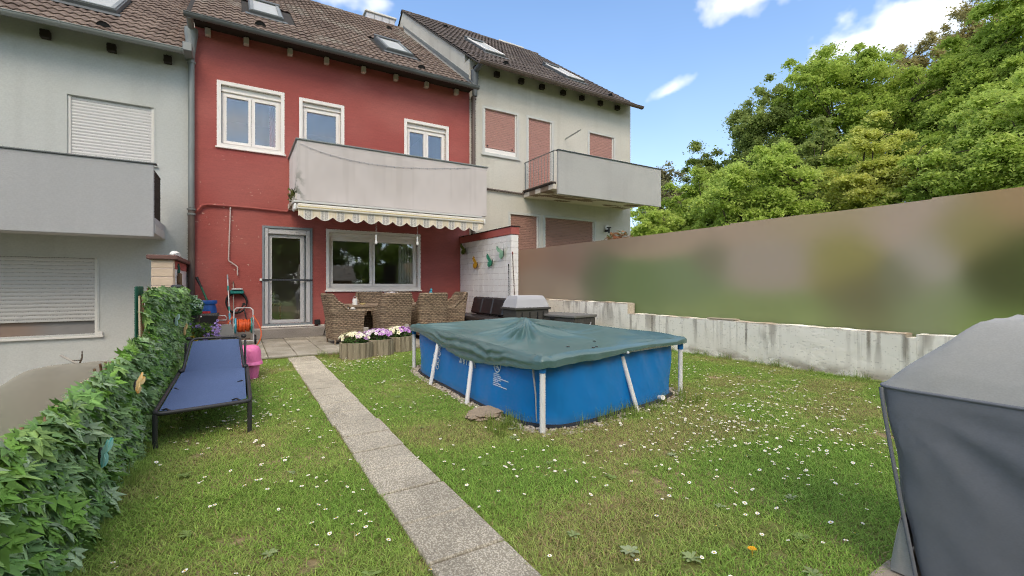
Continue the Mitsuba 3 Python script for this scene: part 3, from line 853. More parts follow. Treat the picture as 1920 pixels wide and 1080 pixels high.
roof(gh, -7.3, -.96, 5.87, 'brown_tile', 10, sk, nmax=205)
vent(gh, 5.87, -2.2, 11.4, 'brown_tile')
gutter(gh, -7.3, -.93, 5.885, 'zinc', .86)
rafters(gh, [-3.97, -3.036, -2.111, -1.237], 5.845, 'rafter_dark', .13)
add('valley_flashing', cb(-.955, -.80, 11.06, 11.59, 5.93, 6.1, .01), 'zinc', gh)

# awning -----------------------------------------------------------
aw = thing('awning', 'rolled up awning with striped scalloped valance under the white balcony', 'awning')
add('front_bar', cb(.985, 5.085, 9.70, 9.80, 2.735, 2.845, .015), 'awning_alu', aw)
add('yellow_strip', cb(.99, 5.08, 9.693, 9.699, 2.775, 2.795, .002), 'yellow_stripe', aw)
add('cloth_roll', tube([[.98, 9.98, 2.80], [5.08, 9.98, 2.80]], .07, 14), 'striped_cloth', aw, smooth=40)
add('hood', cb(.93, 5.12, 9.84, 10.1, 2.885, 2.925, .006), 'dirty_white', aw)
for x in (.90, 5.09):
    add('end_cap', cb(x + .03, x + .075, 9.74, 10.08, 2.72, 2.85, .02), 'white_plastic', aw)
n = 330
xs = np.linspace(1.0, 5.08, n)
u = ((xs - 1.025) / .308) % 1
zl = 2.535 + .085 * (1 - np.sin(np.pi * u))
yv = 9.745 + .012 * np.sin(xs * 11) + .006 * np.sin(xs * 31)
add('valance', grid(np.stack([np.stack([xs, 9.745 + (yv - 9.745) * t, 2.735 + (zl - 2.735) * t], 1) for t in np.linspace(0, 1, 6)], 0)), 'striped_cloth', aw, smooth=True)
trim = np.stack([xs, yv - .002, zl], 1)
add('valance_edging', tube(trim, .005, 5), 'awning_alu', aw, smooth=True)

# hanging bulbs, string of lights ----------------------------------
for i, (x, zt, zb, lab) in enumerate(((2.58, 2.6, 2.13, 'clear hanging light bulb before the middle of the big window'), (3.52, 2.58, 2.15, 'clear hanging light bulb at the right edge of the big window'))):
    b = thing('hanging_bulb', lab, 'light bulb', 'bulbs hanging under the awning')
    add('cord', tube([[x, 10.0, zb + .19], [x, 10.0, 2.80]], .004, 5), 'white_plastic', b, smooth=True)
    add('socket', lathe([(.0, zb + .20), (.018, zb + .20), (.02, zb + .12), (.0, zb + .12)], 12, (x, 10.0, 0)), 'white_plastic', b)
    add('globe', lathe([(.014, zb + .12), (.022, zb + .085), (.031, zb + .045), (.025, zb + .012), (.0, zb)], 16, (x, 10.0, 0)), 'white_plastic', b, smooth=True)
fl = thing('fairy_lights', 'thin string of fairy lights drooping across the white balcony front', 'string lights')
tt = np.linspace(0, 1, 60)
wire = np.stack([1.05 + 3.75 * tt, 9.885 + 0 * tt, 4.06 - .86 * tt * (1 - tt) * (1.35 - .75 * tt) + .02 * tt], 1)
add('wire', tube(wire, .004, 5), 'rope_grey', fl, smooth=True)
for i in range(3, 58, 3):
    add('lamp', blob(.011, .011, .014, wire[i] - [0, .006, .012], 1), 'rope_grey', fl, smooth=True)

# ------------------------------------------------------------------ garden walls and screen
tw_ = thing('tiled_wall', 'white tiled wing wall with red coping at the right end of the patio', 'wall')
add('core', bx(5.338, 5.512, 8.818, YF - .001, -.5, 2.40), 'tile_grout', tw_)
add('coping', cb(5.315, 5.535, 8.79, YF - .002, 2.401, 2.575, .006), 'red_plaster', tw_)
add('coping_cap', cb(5.30, 5.55, 8.77, YF - .003, 2.576, 2.592, .004), 'rafter_dark', tw_)
for r in range(16):
    z = .055 + r * .1462
    for i in range(10):
        y0 = 8.81 + i * .2785
        add('tile', cb(5.329, 5.3375, y0 + .004, y0 + .2745, z + .004, z + .1422, .003), 'white_tile', tw_)
    add('end_tile', cb(5.334, 5.516, 8.808, 8.8175, z + .004, z + .1422, .003), 'white_tile', tw_)

pw = thing('block_pillar', 'cream block wing wall with brown granite cap beside the drain pipe', 'wall')
add('core', bx(-1.205, -.935, 9.31, YF - .001, -.79, 1.66), 'tile_grout', pw)
for r in range(16):
    z = -.62 + r * .1425
    if z > -.1:
        add('block', cb(-1.215, -.926, 9.30, 9.55, z + .004, z + .1385, .006), 'cream_block', pw)
        for i in range(3):
            y0 = 9.554 + i * .68
            if not (z > 1.5):
                add('side_block', cb(-.934, -.925, y0, min(y0 + .675, YF - .002), z + .004, z + .1385, .004), 'pale_block', pw)
add('band', cb(-.936, -.922, 9.554, YF - .002, 1.515, 1.66, .004), 'red_plaster', pw)
add('cap', cb(-1.27, -.86, 9.23, YF - .002, 1.661, 1.735, .012), 'cap_granite', pw)

gw = thing('garden_wall', 'low white concrete boundary wall streaked with dirt along the right side', 'wall')
rs = np.random.default_rng(11)


def wall_piece(y0, y1, top, x0=7.0, x1=7.2):
    """Rough cast wall: a face that is not quite true, its top edge chipped."""
    ny, nz = int((y1 - y0) / .05) + 2, 16
    yy, zz = np.linspace(y0, y1, ny), np.linspace(-.1, top, nz)
    Y, Z = np.meshgrid(yy, zz, indexing='ij')
    chip = (meshkit.fbm(np.stack([Y * 6, Z * 0, Z * 0], -1), 4, 3) - .5) * .03
    Z = Z + np.where(Z > top - .03, chip, 0)
    X = x0 + (meshkit.fbm(np.stack([Y * 1.5, Z * 3, Z * 0], -1), 4, 2) - .5) * .035
    front = grid(np.stack([X, Y, Z], -1))
    tp = grid(np.stack([np.stack([X[:, -1], yy, Z[:, -1]], 1), np.stack([yy * 0 + x1, yy, Z[:, -1]], 1)], 1))
    e0 = grid(np.stack([np.stack([X[0], Y[0], Z[0]], 1), np.stack([X[0] * 0 + x1, Y[0], Z[0]], 1)], 1))
    e1 = grid(np.stack([np.stack([X[-1] * 0 + x1, Y[-1], Z[-1]], 1), np.stack([X[-1], Y[-1], Z[-1]], 1)], 1))
    return join([front, tp, e0, e1])


add('high_part', wall_piece(6.84, 11.58, .862), 'old_wall', gw)
add('low_part', wall_piece(2.22, 6.838, .645), 'old_wall', gw)
add('notch', wall_piece(2.12, 2.218, .60), 'old_wall', gw)
add('low_part', wall_piece(-5.0, 2.118, .648), 'old_wall', gw)
add('coping_brick', cb(7.01, 7.15, 4.45, 4.72, .652, .675, .006), 'wall_cap', gw)
add('coping_brick', cb(7.01, 7.15, 4.73, 4.98, .652, .672, .006), 'wall_cap', gw)

sc_ = thing('stand_in_screen', 'tall stand-in screen with blurred brown and green blotches for the garden behind the white wall', 'screen')  # flat sheet standing in for the unmodelled garden behind the wall
for y0, y1, zt in ((7.80, 11.58, 2.283), (4.70, 7.80, 2.279), (3.50, 4.70, 2.302), (2.05, 3.50, 2.294), (.55, 2.05, 2.312), (-3.0, .55, 2.312)):
    ny = max(4, int((y1 - y0) / .15))
    yy = np.linspace(y0, y1, ny)
    Y, Z = np.meshgrid(yy, np.linspace(.35, zt, 12), indexing='ij')
    sag = .004 * np.sin((Y - y0) / (y1 - y0) * np.pi)
    Z = Z - sag * (Z - .35) / (zt - .35)
    X = 7.25 + .0 * Y
    add('panel', join([grid(np.stack([X, Y, Z], -1)), grid(np.stack([X + .012, Y, Z], -1)), grid(np.stack([np.stack([X[:, -1], yy, Z[:, -1]], 1), np.stack([X[:, -1] + .012, yy, Z[:, -1]], 1)], 1))]), 'screen_cloth', sc_, smooth=30)
for y in (11.5, 7.8, 4.7, 3.5, 2.05, .55):
    add('post', cb(7.275, 7.335, y - .03, y + .03, .5, 2.24, .004), 'dark_metal', sc_)

# ------------------------------------------------------------------ pool
PA, PB, PC = np.array([2.165, 3.08]), np.array([4.345, 3.405]), np.array([2.235, 6.545])
PO = (PB + PC) / 2
eu, ev = (PB - PA) / 2, (PC - PA) / 2                    # half axes: u along the short side, v along the long side
pool = thing('pool', 'blue frame swimming pool under a dark green cover in the middle of the lawn', 'swimming pool')


def pw_(u, v, z):
    u, v, z = np.broadcast_arrays(np.asarray(u, float), np.asarray(v, float), np.asarray(z, float))
    q = PO + u[..., None] * eu + v[..., None] * ev
    return np.concatenate([q, z[..., None]], -1)


def liner_r(du, dv, z):
    """Unit-ish direction (du, dv) in pool units -> radius of the liner at height z."""
    h = np.clip(np.asarray(z, float) / .63, 0, 1)
    a = .955 + .10 * (1 - h) ** .8
    b = .965 + .055 * (1 - h) ** .8
    p = 5.5 + 12 * h ** 2.2
    return 1 / (np.abs(du / a) ** p + np.abs(dv / b) ** p) ** (1 / p)


nper = 360
side = np.concatenate([np.stack([np.linspace(-1, 1, 70, endpoint=False), -np.ones(70)], 1), np.stack([np.ones(110), np.linspace(-1, 1, 110, endpoint=False)], 1),
                       np.stack([np.linspace(1, -1, 70, endpoint=False), np.ones(70)], 1), np.stack([-np.ones(110), np.linspace(1, -1, 110, endpoint=False)], 1)])
zz = np.linspace(.0, .585, 22)
P = np.zeros((len(side), len(zz), 3))
for j, z in enumerate(zz):
    r = liner_r(side[:, 0], side[:, 1], z)
    fold = (meshkit.fbm(np.concatenate([side * 3.2, np.full((len(side), 1), z * .5)], 1), 3, 5) - .5) * .035 * (1 - .55 * z / .63)
    vert = .006 * np.sin(side[:, 0] * 23 + side[:, 1] * 19 + 2.5 * z) * (z / .63) ** 1.5
    r = r * (1 + fold + vert)
    P[:, j] = pw_(side[:, 0] * r, side[:, 1] * r, z)
add('liner', grid(P, closed_u=True), 'pool_liner', pool, smooth=True)
add('ground_sheet', grid(np.stack([np.stack([P[:, 0, 0], P[:, 0, 1], P[:, 0, 2] * 0 + .03], 1), np.stack([PO[0] + (P[:, 0, 0] - PO[0]) * 1.022, PO[1] + (P[:, 0, 1] - PO[1]) * 1.018, P[:, 0, 2] * 0 + .012], 1)], 1), closed_u=True), 'black_plastic', pool, smooth=True)


def leg(p0, p1, r=.024, capl=.07):
    p0, p1 = np.array(p0, float), np.array(p1, float)
    k = add('leg', tube([p0, p1], r, 14), 'pool_leg', pool, smooth=40)
    d = (p1 - p0) / np.linalg.norm(p1 - p0)
    add('leg_cap', tube([p1 - d * capl, p1 + d * .012], r + .006, 14), 'pool_cap', k, smooth=40)


HT = .645
for u, v in ((-1, -1), (1, -1), (-1, 1), (1, 1)):
    a = pw_(u * .988, v * .992, 0.0)
    leg(a, a + [0, 0, HT - .035], .025, .10)
for y0, y1 in ((4.284, 4.42), (5.331, 5.40)):
    leg([2.045, y0, 0], [2.195, y1, .60], .023, .02)
leg([3.375, 3.17, 0], [3.27, 3.30, .60], .022)
leg([3.9, 3.28, 0], [3.95, 3.35, .60], .022) if False else None
for v in (.33, -.33):
    a, b = pw_(1.06, v, 0.0), pw_(.99, v, .6)
    leg(a, b)
for a, b in (((-1, -1), (1, -1)), ((1, -1), (1, 1)), ((1, 1), (-1, 1)), ((-1, 1), (-1, -1))):
    add('rail', tube([pw_(*a, HT - .055), pw_(*b, HT - .055)], .022, 10), 'pool_leg', pool, smooth=40)

# the cover: a tent over a prop in the middle, sagging to the rails, its hem hanging over them
cov = thing('pool_cover', 'dark green tarpaulin cover peaked in the middle over the blue pool', 'pool cover')
gu = np.concatenate([np.linspace(-1.012, 1.012, 121)])
gv = np.concatenate([np.linspace(-1.01, 1.01, 181)])
U, V = np.meshgrid(gu, gv, indexing='ij')
XY = pw_(U, V, 0 * U)[..., :2]
d = XY - (PO + [-.02, .05])
r, th = np.hypot(d[..., 0], d[..., 1]), np.arctan2(d[..., 1], d[..., 0])
edge = np.clip(np.minimum(1.012 - np.abs(U), (1.01 - np.abs(V)) * 1.55), 0, 1)
fold = .6 - 1.3 * np.abs(np.sin(th * 8 + 1.6 * np.sin(th * 3 + 1))) ** .8 + .35 * np.sin(th * 27 + 4 * np.sin(th * 2))
amp = (.050 * np.exp(-((r - .38) / .26) ** 2) + .010 * np.exp(-((r - .8) / .35) ** 2)) * (.55 + .9 * meshkit.noise(np.stack([th * 1.3 + 9, 0 * th, 0 * th], -1), 4))
sag = .095 * np.clip(edge / .33, 0, 1) ** .8
Z = HT + .006 - sag + .27 * np.exp(-(r / .36) ** .9) + amp * fold
Z += .012 * (meshkit.fbm(np.stack([XY[..., 0] * 2.6, XY[..., 1] * 2.6, 0 * U], -1), 4, 8) - .5) * np.clip(edge * 12, 0, 1)
# long drag folds that run from the corners along the rails
for cu, cv in ((-1, -1), (1, -1), (-1, 1), (1, 1)):
    q = pw_(cu, cv, 0.0)[:2]
    dd = XY - q
    rr_, aa = np.hypot(dd[..., 0], dd[..., 1]), np.arctan2(dd[..., 1], dd[..., 0])
    Z += .017 * np.sin(aa * 22) * np.exp(-((rr_ - .45) / .33) ** 2)
mid = 1 - np.maximum(np.abs(U), np.abs(V)) ** 8
top = np.concatenate([XY, Z[..., None]], -1)
add('top', grid(top), 'pool_cover', cov, smooth=True)


nv, nu_ = top.shape[1], top.shape[0]
sv, su = np.linspace(0, 1, nv), np.linspace(0, 1, nu_)
ou, ov = eu / np.linalg.norm(eu), ev / np.linalg.norm(ev)
loop = np.vstack([top[0, :-1], top[:-1, -1], top[-1, :0:-1], top[:0:-1, 0]])
drop = np.concatenate([(.085 + .155 * np.exp(-((sv - .42) / .30) ** 2))[:-1], (.07 + .04 * np.sin(np.pi * su))[:-1], (.07 + .05 * np.sin(np.pi * sv))[:0:-1], (.085 - .03 * su + .02 * np.sin(su * 7))[:0:-1]])
outv = np.vstack([np.tile(-ou, (nv - 1, 1)), np.tile(ov, (nu_ - 1, 1)), np.tile(ou, (nv - 1, 1)), np.tile(-ov, (nu_ - 1, 1))])
kern = np.exp(-(np.arange(-9, 10) / 4.0) ** 2)
kern /= kern.sum()
soft = lambda a_: sum(k_ * np.roll(a_, s_, axis=0) for k_, s_ in zip(kern, range(-9, 10)))
drop, outv = soft(drop), soft(outv)
nl_ = len(loop)
ss = np.arange(nl_) / nl_
cyc = np.stack([np.cos(2 * np.pi * ss) * 5, np.sin(2 * np.pi * ss) * 5, 0 * ss], 1)
wav = meshkit.fbm(cyc * 1.6, 4, 3) - .5
wav2 = meshkit.fbm(cyc * 5 + 9, 3, 6) - .5
kk = np.linspace(0, 1, 18)
Q = np.zeros((nl_, len(kk), 3))
for j, t in enumerate(kk):
    o = .050 * math.sin(min(1, t * 2.2) * math.pi / 2) + .03 * wav * t + .014 * wav2 * t
    # horizontal sag folds where the skirt hangs deep
    o = o + .020 * np.sin(t * 15 + 9 * wav) * np.clip((drop - .10) / .12, 0, 1) * np.sin(np.pi * t)
    Q[:, j, :2] = loop[:, :2] + outv * o[:, None]
    Q[:, j, 2] = loop[:, 2] - (drop * (1 + .10 * wav2)) * t
add('hem', grid(Q, closed_u=True), 'pool_cover', cov, smooth=True)
pp = [pw_(.24, .52, 0.), pw_(.46, .30, 0.)]
add('tie_strap', tube([pw_(-.985, -.90, .60), pw_(-.985, -.905, .50), pw_(-.965, -.91, .30), pw_(-.96, -.915, .06)], [.008, .010, .007, .005], 8), 'rope_grey', cov, smooth=True)
add('tie_strap', tube([pw_(-1.02, .41, .46), pw_(-1.03, .40, .25), pw_(-1.05, .405, .04)], .005, 6), 'pool_print', cov, smooth=True)
add('toggle', blob(.014, .02, .014, pw_(.0, -1.035, .585), 1), 'pool_print', cov, smooth=True)
for u, v in ((-.2, -.62), (.32, -.55), (-.1, -.78), (.0, -.74), (.08, -.72)):
    i, j = int((u + 1.012) / 2.024 * 120), int((v + 1.01) / 2.02 * 180)
    add('drain_eyelet', lathe([(.0, .006), (.014, .006), (.018, .0)], 10, top[i, j] + [0, 0, .002]), 'black_plastic', cov)


def on_left(m, y_c, z_c, off=.007):
    """A flat print given in (x along the wall towards the viewer's right, y up) laid on the liner's left side."""
    m = m.copy()
    y = y_c - m.vertices[:, 0]
    z = z_c + m.vertices[:, 1]
    v = (y - PO[1] + eu[1]) / ev[1]
    u = -np.ones_like(v)
    n = np.stack([u, v], 1)
    r = liner_r(n[:, 0], n[:, 1], z)
    fold = (meshkit.fbm(np.concatenate([n * 3.2, (z * .5)[:, None]], 1), 3, 5) - .5) * .035 * (1 - .55 * z / .63)
    r = r * (1 + fold + .006 * np.sin(n[:, 0] * 23 + n[:, 1] * 19 + 2.5 * z) * (z / .63) ** 1.5)
    Q = pw_(n[:, 0] * r, n[:, 1] * r, z)
    Q[:, :2] -= ou * (off - .001 + m.vertices[:, 2:3] * 0)
    return tm(Q, m.faces)


def flat_ring(cx, cy, r, w, n=36, sy=1.0):
    a = np.linspace(0, 2 * np.pi, n, endpoint=False)
    o = np.stack([np.stack([cx + (r + k) * np.cos(a), cy + sy * (r + k) * np.sin(a), a * 0], 1) for k in (-w / 2, w / 2)], 1)
    return grid(o, closed_u=True)


def flat_bar(x0, y0, x1, y1, w, n=8):
    a, b = np.array([x0, y0]), np.array([x1, y1])
    t = (b - a) / np.linalg.norm(b - a)
    nn = np.array([-t[1], t[0]]) * w / 2
    s = np.linspace(0, 1, n)[:, None]
    c = a + (b - a) * s
    z = np.zeros((n, 1))
    return grid(np.stack([np.hstack([c - nn, z]), np.hstack([c + nn, z])], 1))


def subdivided(m, e):
    v, f = trimesh.remesh.subdivide_to_size(m.vertices, m.faces, e, max_iter=12)
    return tm(v, f)


txt = meshkit.text_mesh('INTEX', .115, .0015, bold=True)
txt.vertices[:, 0] *= .44 / np.ptp(txt.vertices[:, 0])
txt = subdivided(txt, .04)
tt_ = txt.copy()
add('lettering', on_left(tt_, 4.80, .352), 'pool_print', pool)
nd = [flat_ring(0, 0, .058, .012), flat_bar(-.04, .042, .04, -.042, .011), flat_bar(-.03, -.015, .03, -.02, .012), flat_bar(-.02, .012, .012, -.004, .010), flat_ring(.016, .018, .009, .010, 14), flat_bar(-.034, -.030, .034, -.034, .006)]
add('warning_sign', on_left(moved(join(nd), s=1.12), 3.875, .452), 'pool_print', pool)
lines = [(-.055, .075), (-.055, .10), (-.055, .17), (-.055, .07), (-.055, .075), (-.055, .06), (-.055, .16)]
add('warning_text', on_left(join([flat_bar(x, -.10 - .0175 * i, x + w, -.10 - .0175 * i, .0075) for i, (x, w) in enumerate(((-.06, .11), (-.06, .15), (-.06, .29), (-.065, .15), (-.065, .11), (-.065, .15), (-.065, .27)))]), 3.875, .468), 'pool_print', pool)
bub = [flat_ring(x, y, r_, w_, 20) for x, y, r_, w_ in ((0, 0, .05, .012), (0, 0, .022, .01), (-.075, .0, .03, .010), (-.06, -.075, .034, .012), (.01, -.095, .036, .012), (.075, -.055, .032, .012), (.05, .09, .036, .012), (-.045, .12, .04, .012), (.1, .03, .022, .01), (.09, -.13, .03, .011), (-.045, .12, .012, .012), (.05, .09, .012, .012), (-.08, -.14, .02, .01))]
add('ring_print', on_left(join(bub), 5.50, .33), 'pool_print', pool)
pl = pw_(.46, -1.05, .07)
add('drain_plug', join([tube([pl, pl + [-.02, -.06, .015]], .02, 12), tube([pl + [-.02, -.06, .015], pl + [-.024, -.075, .018]], .026, 12)]), 'white_plastic', pool, smooth=40)

# gravel bed round the pool
rg = np.random.default_rng(21)
ms = []
ico = trimesh.creation.icosphere(subdivisions=1)
ico0 = trimesh.creation.icosahedron()
cnt = 0
while cnt < 2600:
    k = rg.integers(len(side))
    s0 = side[k] + rg.uniform(-.03, .03, 2)
    r = liner_r(s0[0], s0[1], 0.) * rg.uniform(1.0, 1.10)
    q = pw_(s0[0] * r, s0[1] * r, 0.)
    if rg.random() > (1.05 if s0[0] < -.9 or s0[0] > .9 else .75):
        continue
    sz = rg.uniform(.008, .018)
    v = ico0.vertices * (1 + rg.uniform(-.22, .22, (12, 1))) * sz * [1, rg.uniform(.7, 1.2), .6]
    a = rg.uniform(0, 6.28)
    v = np.stack([v[:, 0] * math.cos(a) - v[:, 1] * math.sin(a), v[:, 0] * math.sin(a) + v[:, 1] * math.cos(a), v[:, 2]], 1) + q + [0, 0, sz * .35]
    ms.append((v, ico0.faces))
    cnt += 1
add('gravel', tm(np.vstack([m[0] for m in ms]), np.vstack([m[1] + 12 * i for i, m in enumerate(ms)])), 'gravel_stone', smooth=True, label='pale pebbles bedding the edge of the blue pool', cat='gravel', kind='stuff')
st = blob(.22, .15, .045, (0, 0, 0), 4, .4, 4)
st.vertices[:, 2] = np.clip(st.vertices[:, 2], -.04, .022) + .014 * meshkit.fbm(st.vertices * 14, 3, 2)
add('stepping_stone', moved(st, 2.02, 3.80, .022, .5), 'field_stone', smooth=35, label='flat brown field stone lying against the left side of the pool', cat='stone')

# ------------------------------------------------------------------ covered grill
gr = thing('covered_grill', 'barbecue under a grey fabric cover with a paler top at the right edge', 'grill cover')
GX0, GX1, GY0, GY1 = 2.325, 2.98, -.60, .835
nz = 30


def grill_ring(z, n=160):
    t = z / .82
    x0 = GX0 + .075 * (1 - t) ** 1.2
    y1 = GY1 - .10 * (1 - t) ** 1.1
    x1, y0 = GX1 - .06 * (1 - t), GY0 + .05 * (1 - t)
    cx, cy, a, b = (x0 + x1) / 2, (y0 + y1) / 2, (x1 - x0) / 2, (y1 - y0) / 2
    k = np.linspace(0, 2 * np.pi, n, endpoint=False)
    p = 16
    c, s = np.cos(k), np.sin(k)
    r = 1 / (np.abs(c) ** p + np.abs(s) ** p) ** (1 / p)
    return np.stack([cx + a * r * c, cy + b * r * s, np.full(n, z)], 1)


Q = np.stack([grill_ring(z) for z in np.linspace(.015, .82, nz)], 1)
nn = Q - np.array([(GX0 + GX1) / 2, (GY0 + GY1) / 2, 0])
nn[..., 2] = 0
nn /= np.linalg.norm(nn, axis=-1, keepdims=True)
w = (meshkit.fbm(Q * [1.6, 1.6, 1.2], 2, 3) - .5) * .035 + .006 * np.abs(np.sin(Q[..., 1] * 9 - Q[..., 2] * 11 + 3 * meshkit.fbm(Q * 1.3, 2, 8))) ** 3 + .012 * np.sin(Q[..., 1] * 16 + Q[..., 2] * 3) * (1 - Q[..., 2] / .82)
w += .011 * np.sin(Q[..., 1] * 21 + 2.5 * np.sin(Q[..., 2] * 5)) * np.clip(1 - np.abs(Q[..., 2] - .42) / .5, 0, 1)
d1_ = np.hypot(Q[..., 1] - GY1, Q[..., 2] - .82)
t1_ = np.arctan2(.82 - Q[..., 2], GY1 - Q[..., 1])
w += .012 * np.sin(t1_ * 17) * np.exp(-((d1_ - .3) / .2) ** 2)
w += .018 * np.exp(-((Q[..., 1] - .30 - .04 * Q[..., 2]) / .012) ** 2) * np.clip(1.1 - .5 * Q[..., 2], 0, 1) * .55
fadee = np.clip((.82 - Q[..., 2]) / .08, 0, 1)
Q += nn * (w * fadee)[..., None]
side_mesh = grid(Q, closed_u=True)
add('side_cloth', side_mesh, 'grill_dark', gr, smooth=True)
# dome: hipped, slightly slack between the ridge and the shoulders
TOPS = []
base = grill_ring(.82)
cx, cy = (GX0 + GX1) / 2, (GY0 + GY1) / 2
KZ = [.822, .90, .977, 1.04, 1.088, 1.118, 1.14, 1.148]
for z in np.concatenate([np.linspace(.822, 1.11, 20), [1.12, 1.13, 1.137, 1.142, 1.146, 1.148]]):
    ky = np.interp(z, KZ, [1, .90, .785, .69, .61, .49, .2, 0])
    kx = np.interp(z, KZ, [1, .92, .79, .65, .50, .32, .12, 0])
    TOPS.append(np.stack([cx + (base[:, 0] - cx) * kx, cy + (base[:, 1] - cy) * ky, np.full(len(base), z)], 1))
D = np.stack(TOPS, 1)
wr = (meshkit.fbm(D * [2.4, 2.4, 2.4], 2, 9) - .5) * .035 + .010 * np.sin(D[..., 1] * 13 + D[..., 0] * 5) * np.clip((D[..., 2] - .83) * 12, 0, 1)
wr += .02 * np.exp(-((D[..., 1] - .66 + .5 * (D[..., 0] - GX0)) / .025) ** 2)
D[..., 2] += .7 * wr * np.clip((D[..., 2] - .822) / .05, 0, 1)
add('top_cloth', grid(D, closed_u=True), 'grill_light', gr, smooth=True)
sm_ = base.copy()
sm_[:, 2] = .819
sm_[:, :2] = [cx, cy] + (sm_[:, :2] - [cx, cy]) * 1.004
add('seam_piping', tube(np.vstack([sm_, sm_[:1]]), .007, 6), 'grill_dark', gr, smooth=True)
cs = np.stack([grill_ring(z)[int(160 * .385)] for z in np.linspace(.02, .815, 20)])
cs = np.stack([np.array([grill_ring(z)[:, 0].min() + .004, grill_ring(z)[:, 1].max() - .012, z]) for z in np.linspace(.02, .815, 20)])
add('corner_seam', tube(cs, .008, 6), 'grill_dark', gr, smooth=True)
zs_ = np.linspace(.27, .02, 12)
co_ = np.stack([np.array([grill_ring(z)[:, 0].min() + .012, grill_ring(z)[:, 1].max() - .004, z]) for z in zs_])
ou_ = co_ + np.stack([0 * zs_ - .004, .085 * (1 - zs_ / .27) ** .9 + .002, 0 * zs_], 1)
fl_ = np.stack([co_, (co_ + ou_) / 2 + [0, .004, 0], ou_, ou_ + [.03, .012, 0], ou_ + [.25, .02, 0], ou_ + [.5, .0, 0]], 1)
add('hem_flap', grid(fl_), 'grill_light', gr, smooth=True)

# ------------------------------------------------------------------ sun lounger
lg = thing('sun_lounger', 'dark blue mesh sun lounger with grey tube frame and raised backrest', 'sun lounger')
LX0, LX1, LY0, LY1, LZ = -.545, .085, 4.30, 5.95, .275
ry = .017
fr = [[LX0, LY1, LZ + .03], [LX0, LY0 + .05, LZ], [LX0 + .01, LY0 + .014, LZ - .004], [LX0 + .05, LY0, LZ - .005], [LX1 - .05, LY0 + .09, LZ - .005], [LX1 - .01, LY0 + .105, LZ - .004], [LX1, LY0 + .14, LZ], [LX1, LY1, LZ + .03]]
add('frame', tube(fr, ry, 12), 'lounger_frame', lg, smooth=40)
BT, BTZ = 6.56, .60
bk = [[LX0 + .03, LY1, LZ + .03], [LX0 + .06, BT - .06, BTZ - .03], [LX0 + .09, BT - .01, BTZ], [LX0 + .14, BT, BTZ + .004], [LX1 - .16, BT, BTZ + .004], [LX1 - .10, BT - .01, BTZ], [LX1 - .07, BT - .06, BTZ - .03], [LX1 - .03, LY1, LZ + .03]]
add('back_frame', tube(bk, ry * .9, 12), 'lounger_frame', lg, smooth=40)
for x, y in ((LX0 + .005, LY0 + .01), (LX1 - .005, LY0 + .11), (LX0, LY1 - .12), (LX1, LY1 - .12)):
    add('leg', tube([[x, y, 0], [x, y, LZ - .01]], .0175, 12), 'lounger_frame', lg, smooth=40)
for x in (LX0 + .015, LX1 - .015):
    add('back_strut', tube([[x, BT - .05, BTZ - .04], [x, 6.30, .0]], .012, 8), 'lounger_frame', lg, smooth=40)
n = 40
tt = np.linspace(0, 1, n)
us = np.linspace(0, 1, 17)
S = np.zeros((17, n, 3))
for i, uu in enumerate(us):
    x = LX0 + .028 + (LX1 - LX0 - .056) * uu
    y0 = LY0 + .03 + .10 * uu
    yy = y0 + (LY1 - y0) * tt
    S[i] = np.stack([np.full(n, x), yy, LZ + .012 + .025 * tt - .045 * np.sin(np.pi * uu) ** .8 * np.clip(np.sin(np.pi * (.08 + .92 * tt)), 0, 1) ** .6], 1)
add('seat_cloth', grid(S), 'lounger_cloth', lg, smooth=True)
S2 = np.zeros((17, 24, 3))
t2 = np.linspace(0, 1, 24)
for i, uu in enumerate(us):
    ins = .05 + .035 * t2
    x = LX0 + ins + (LX1 - LX0 - 2 * ins) * uu
    cut = .05 * np.clip((abs(uu - .5) - .36) / .14, 0, 1)
    S2[i] = np.stack([x, LY1 - .002 + (BT - .02 - cut - LY1) * t2, LZ + .037 + (BTZ - .02 - LZ - .037) * t2 - .035 * np.sin(np.pi * uu) ** .8 * np.sin(np.pi * t2) ** .5], 1)
add('back_cloth', grid(S2), 'lounger_cloth', lg, smooth=True)
for x, y, z in ((LX0 + .02, LY1 - .01, LZ + .05), (LX1 - .02, LY1 - .01, LZ + .05), (LX1 - .03, BT - .03, BTZ + .01), (LX0 + .04, BT - .03, BTZ + .01)):
    add('hinge', blob(.03, .035, .025, (x, y, z), 2), 'black_plastic', lg, smooth=True)
for x, y, s in ((LX0 + .045, 5.15, 1), (LX1 - .06, 5.22, 1), (LX1 - .10, LY0 + .12, 1), (LX0 + .07, LY0 + .03, 1)):
    add('cord_lacing', tube([[x - .03, y + .03, LZ + .008], [x, y, LZ + .022], [x + .03, y - .02, LZ + .006]], .007, 6), 'black_plastic', lg, smooth=True)

pb = thing('pink_box', 'pink plastic litter box with rounded lid behind the blue lounger', 'box')
prof = [(0, .43), (.10, .428), (.15, .405), (.175, .36), (.18, .23), (.195, .215), (.20, .19), (.165, .185), (.14, .0), (0, .0)]
m = lathe(prof, 40, (0, 0, 0))
v = m.vertices
k = np.abs(v[:, 0] / (np.hypot(v[:, 0], v[:, 1]) + 1e-9))
v[:, :2] *= (1 + .22 * np.abs(2 * k * np.sqrt(np.clip(1 - k * k, 0, 1))))[:, None] ** 1
m.vertices = v * [.85, 1.1, 1]
up = m.copy()
add('body', moved(m, .10, 7.02, .0), 'pink_plastic', pb, smooth=35)

# ------------------------------------------------------------------ patio furniture


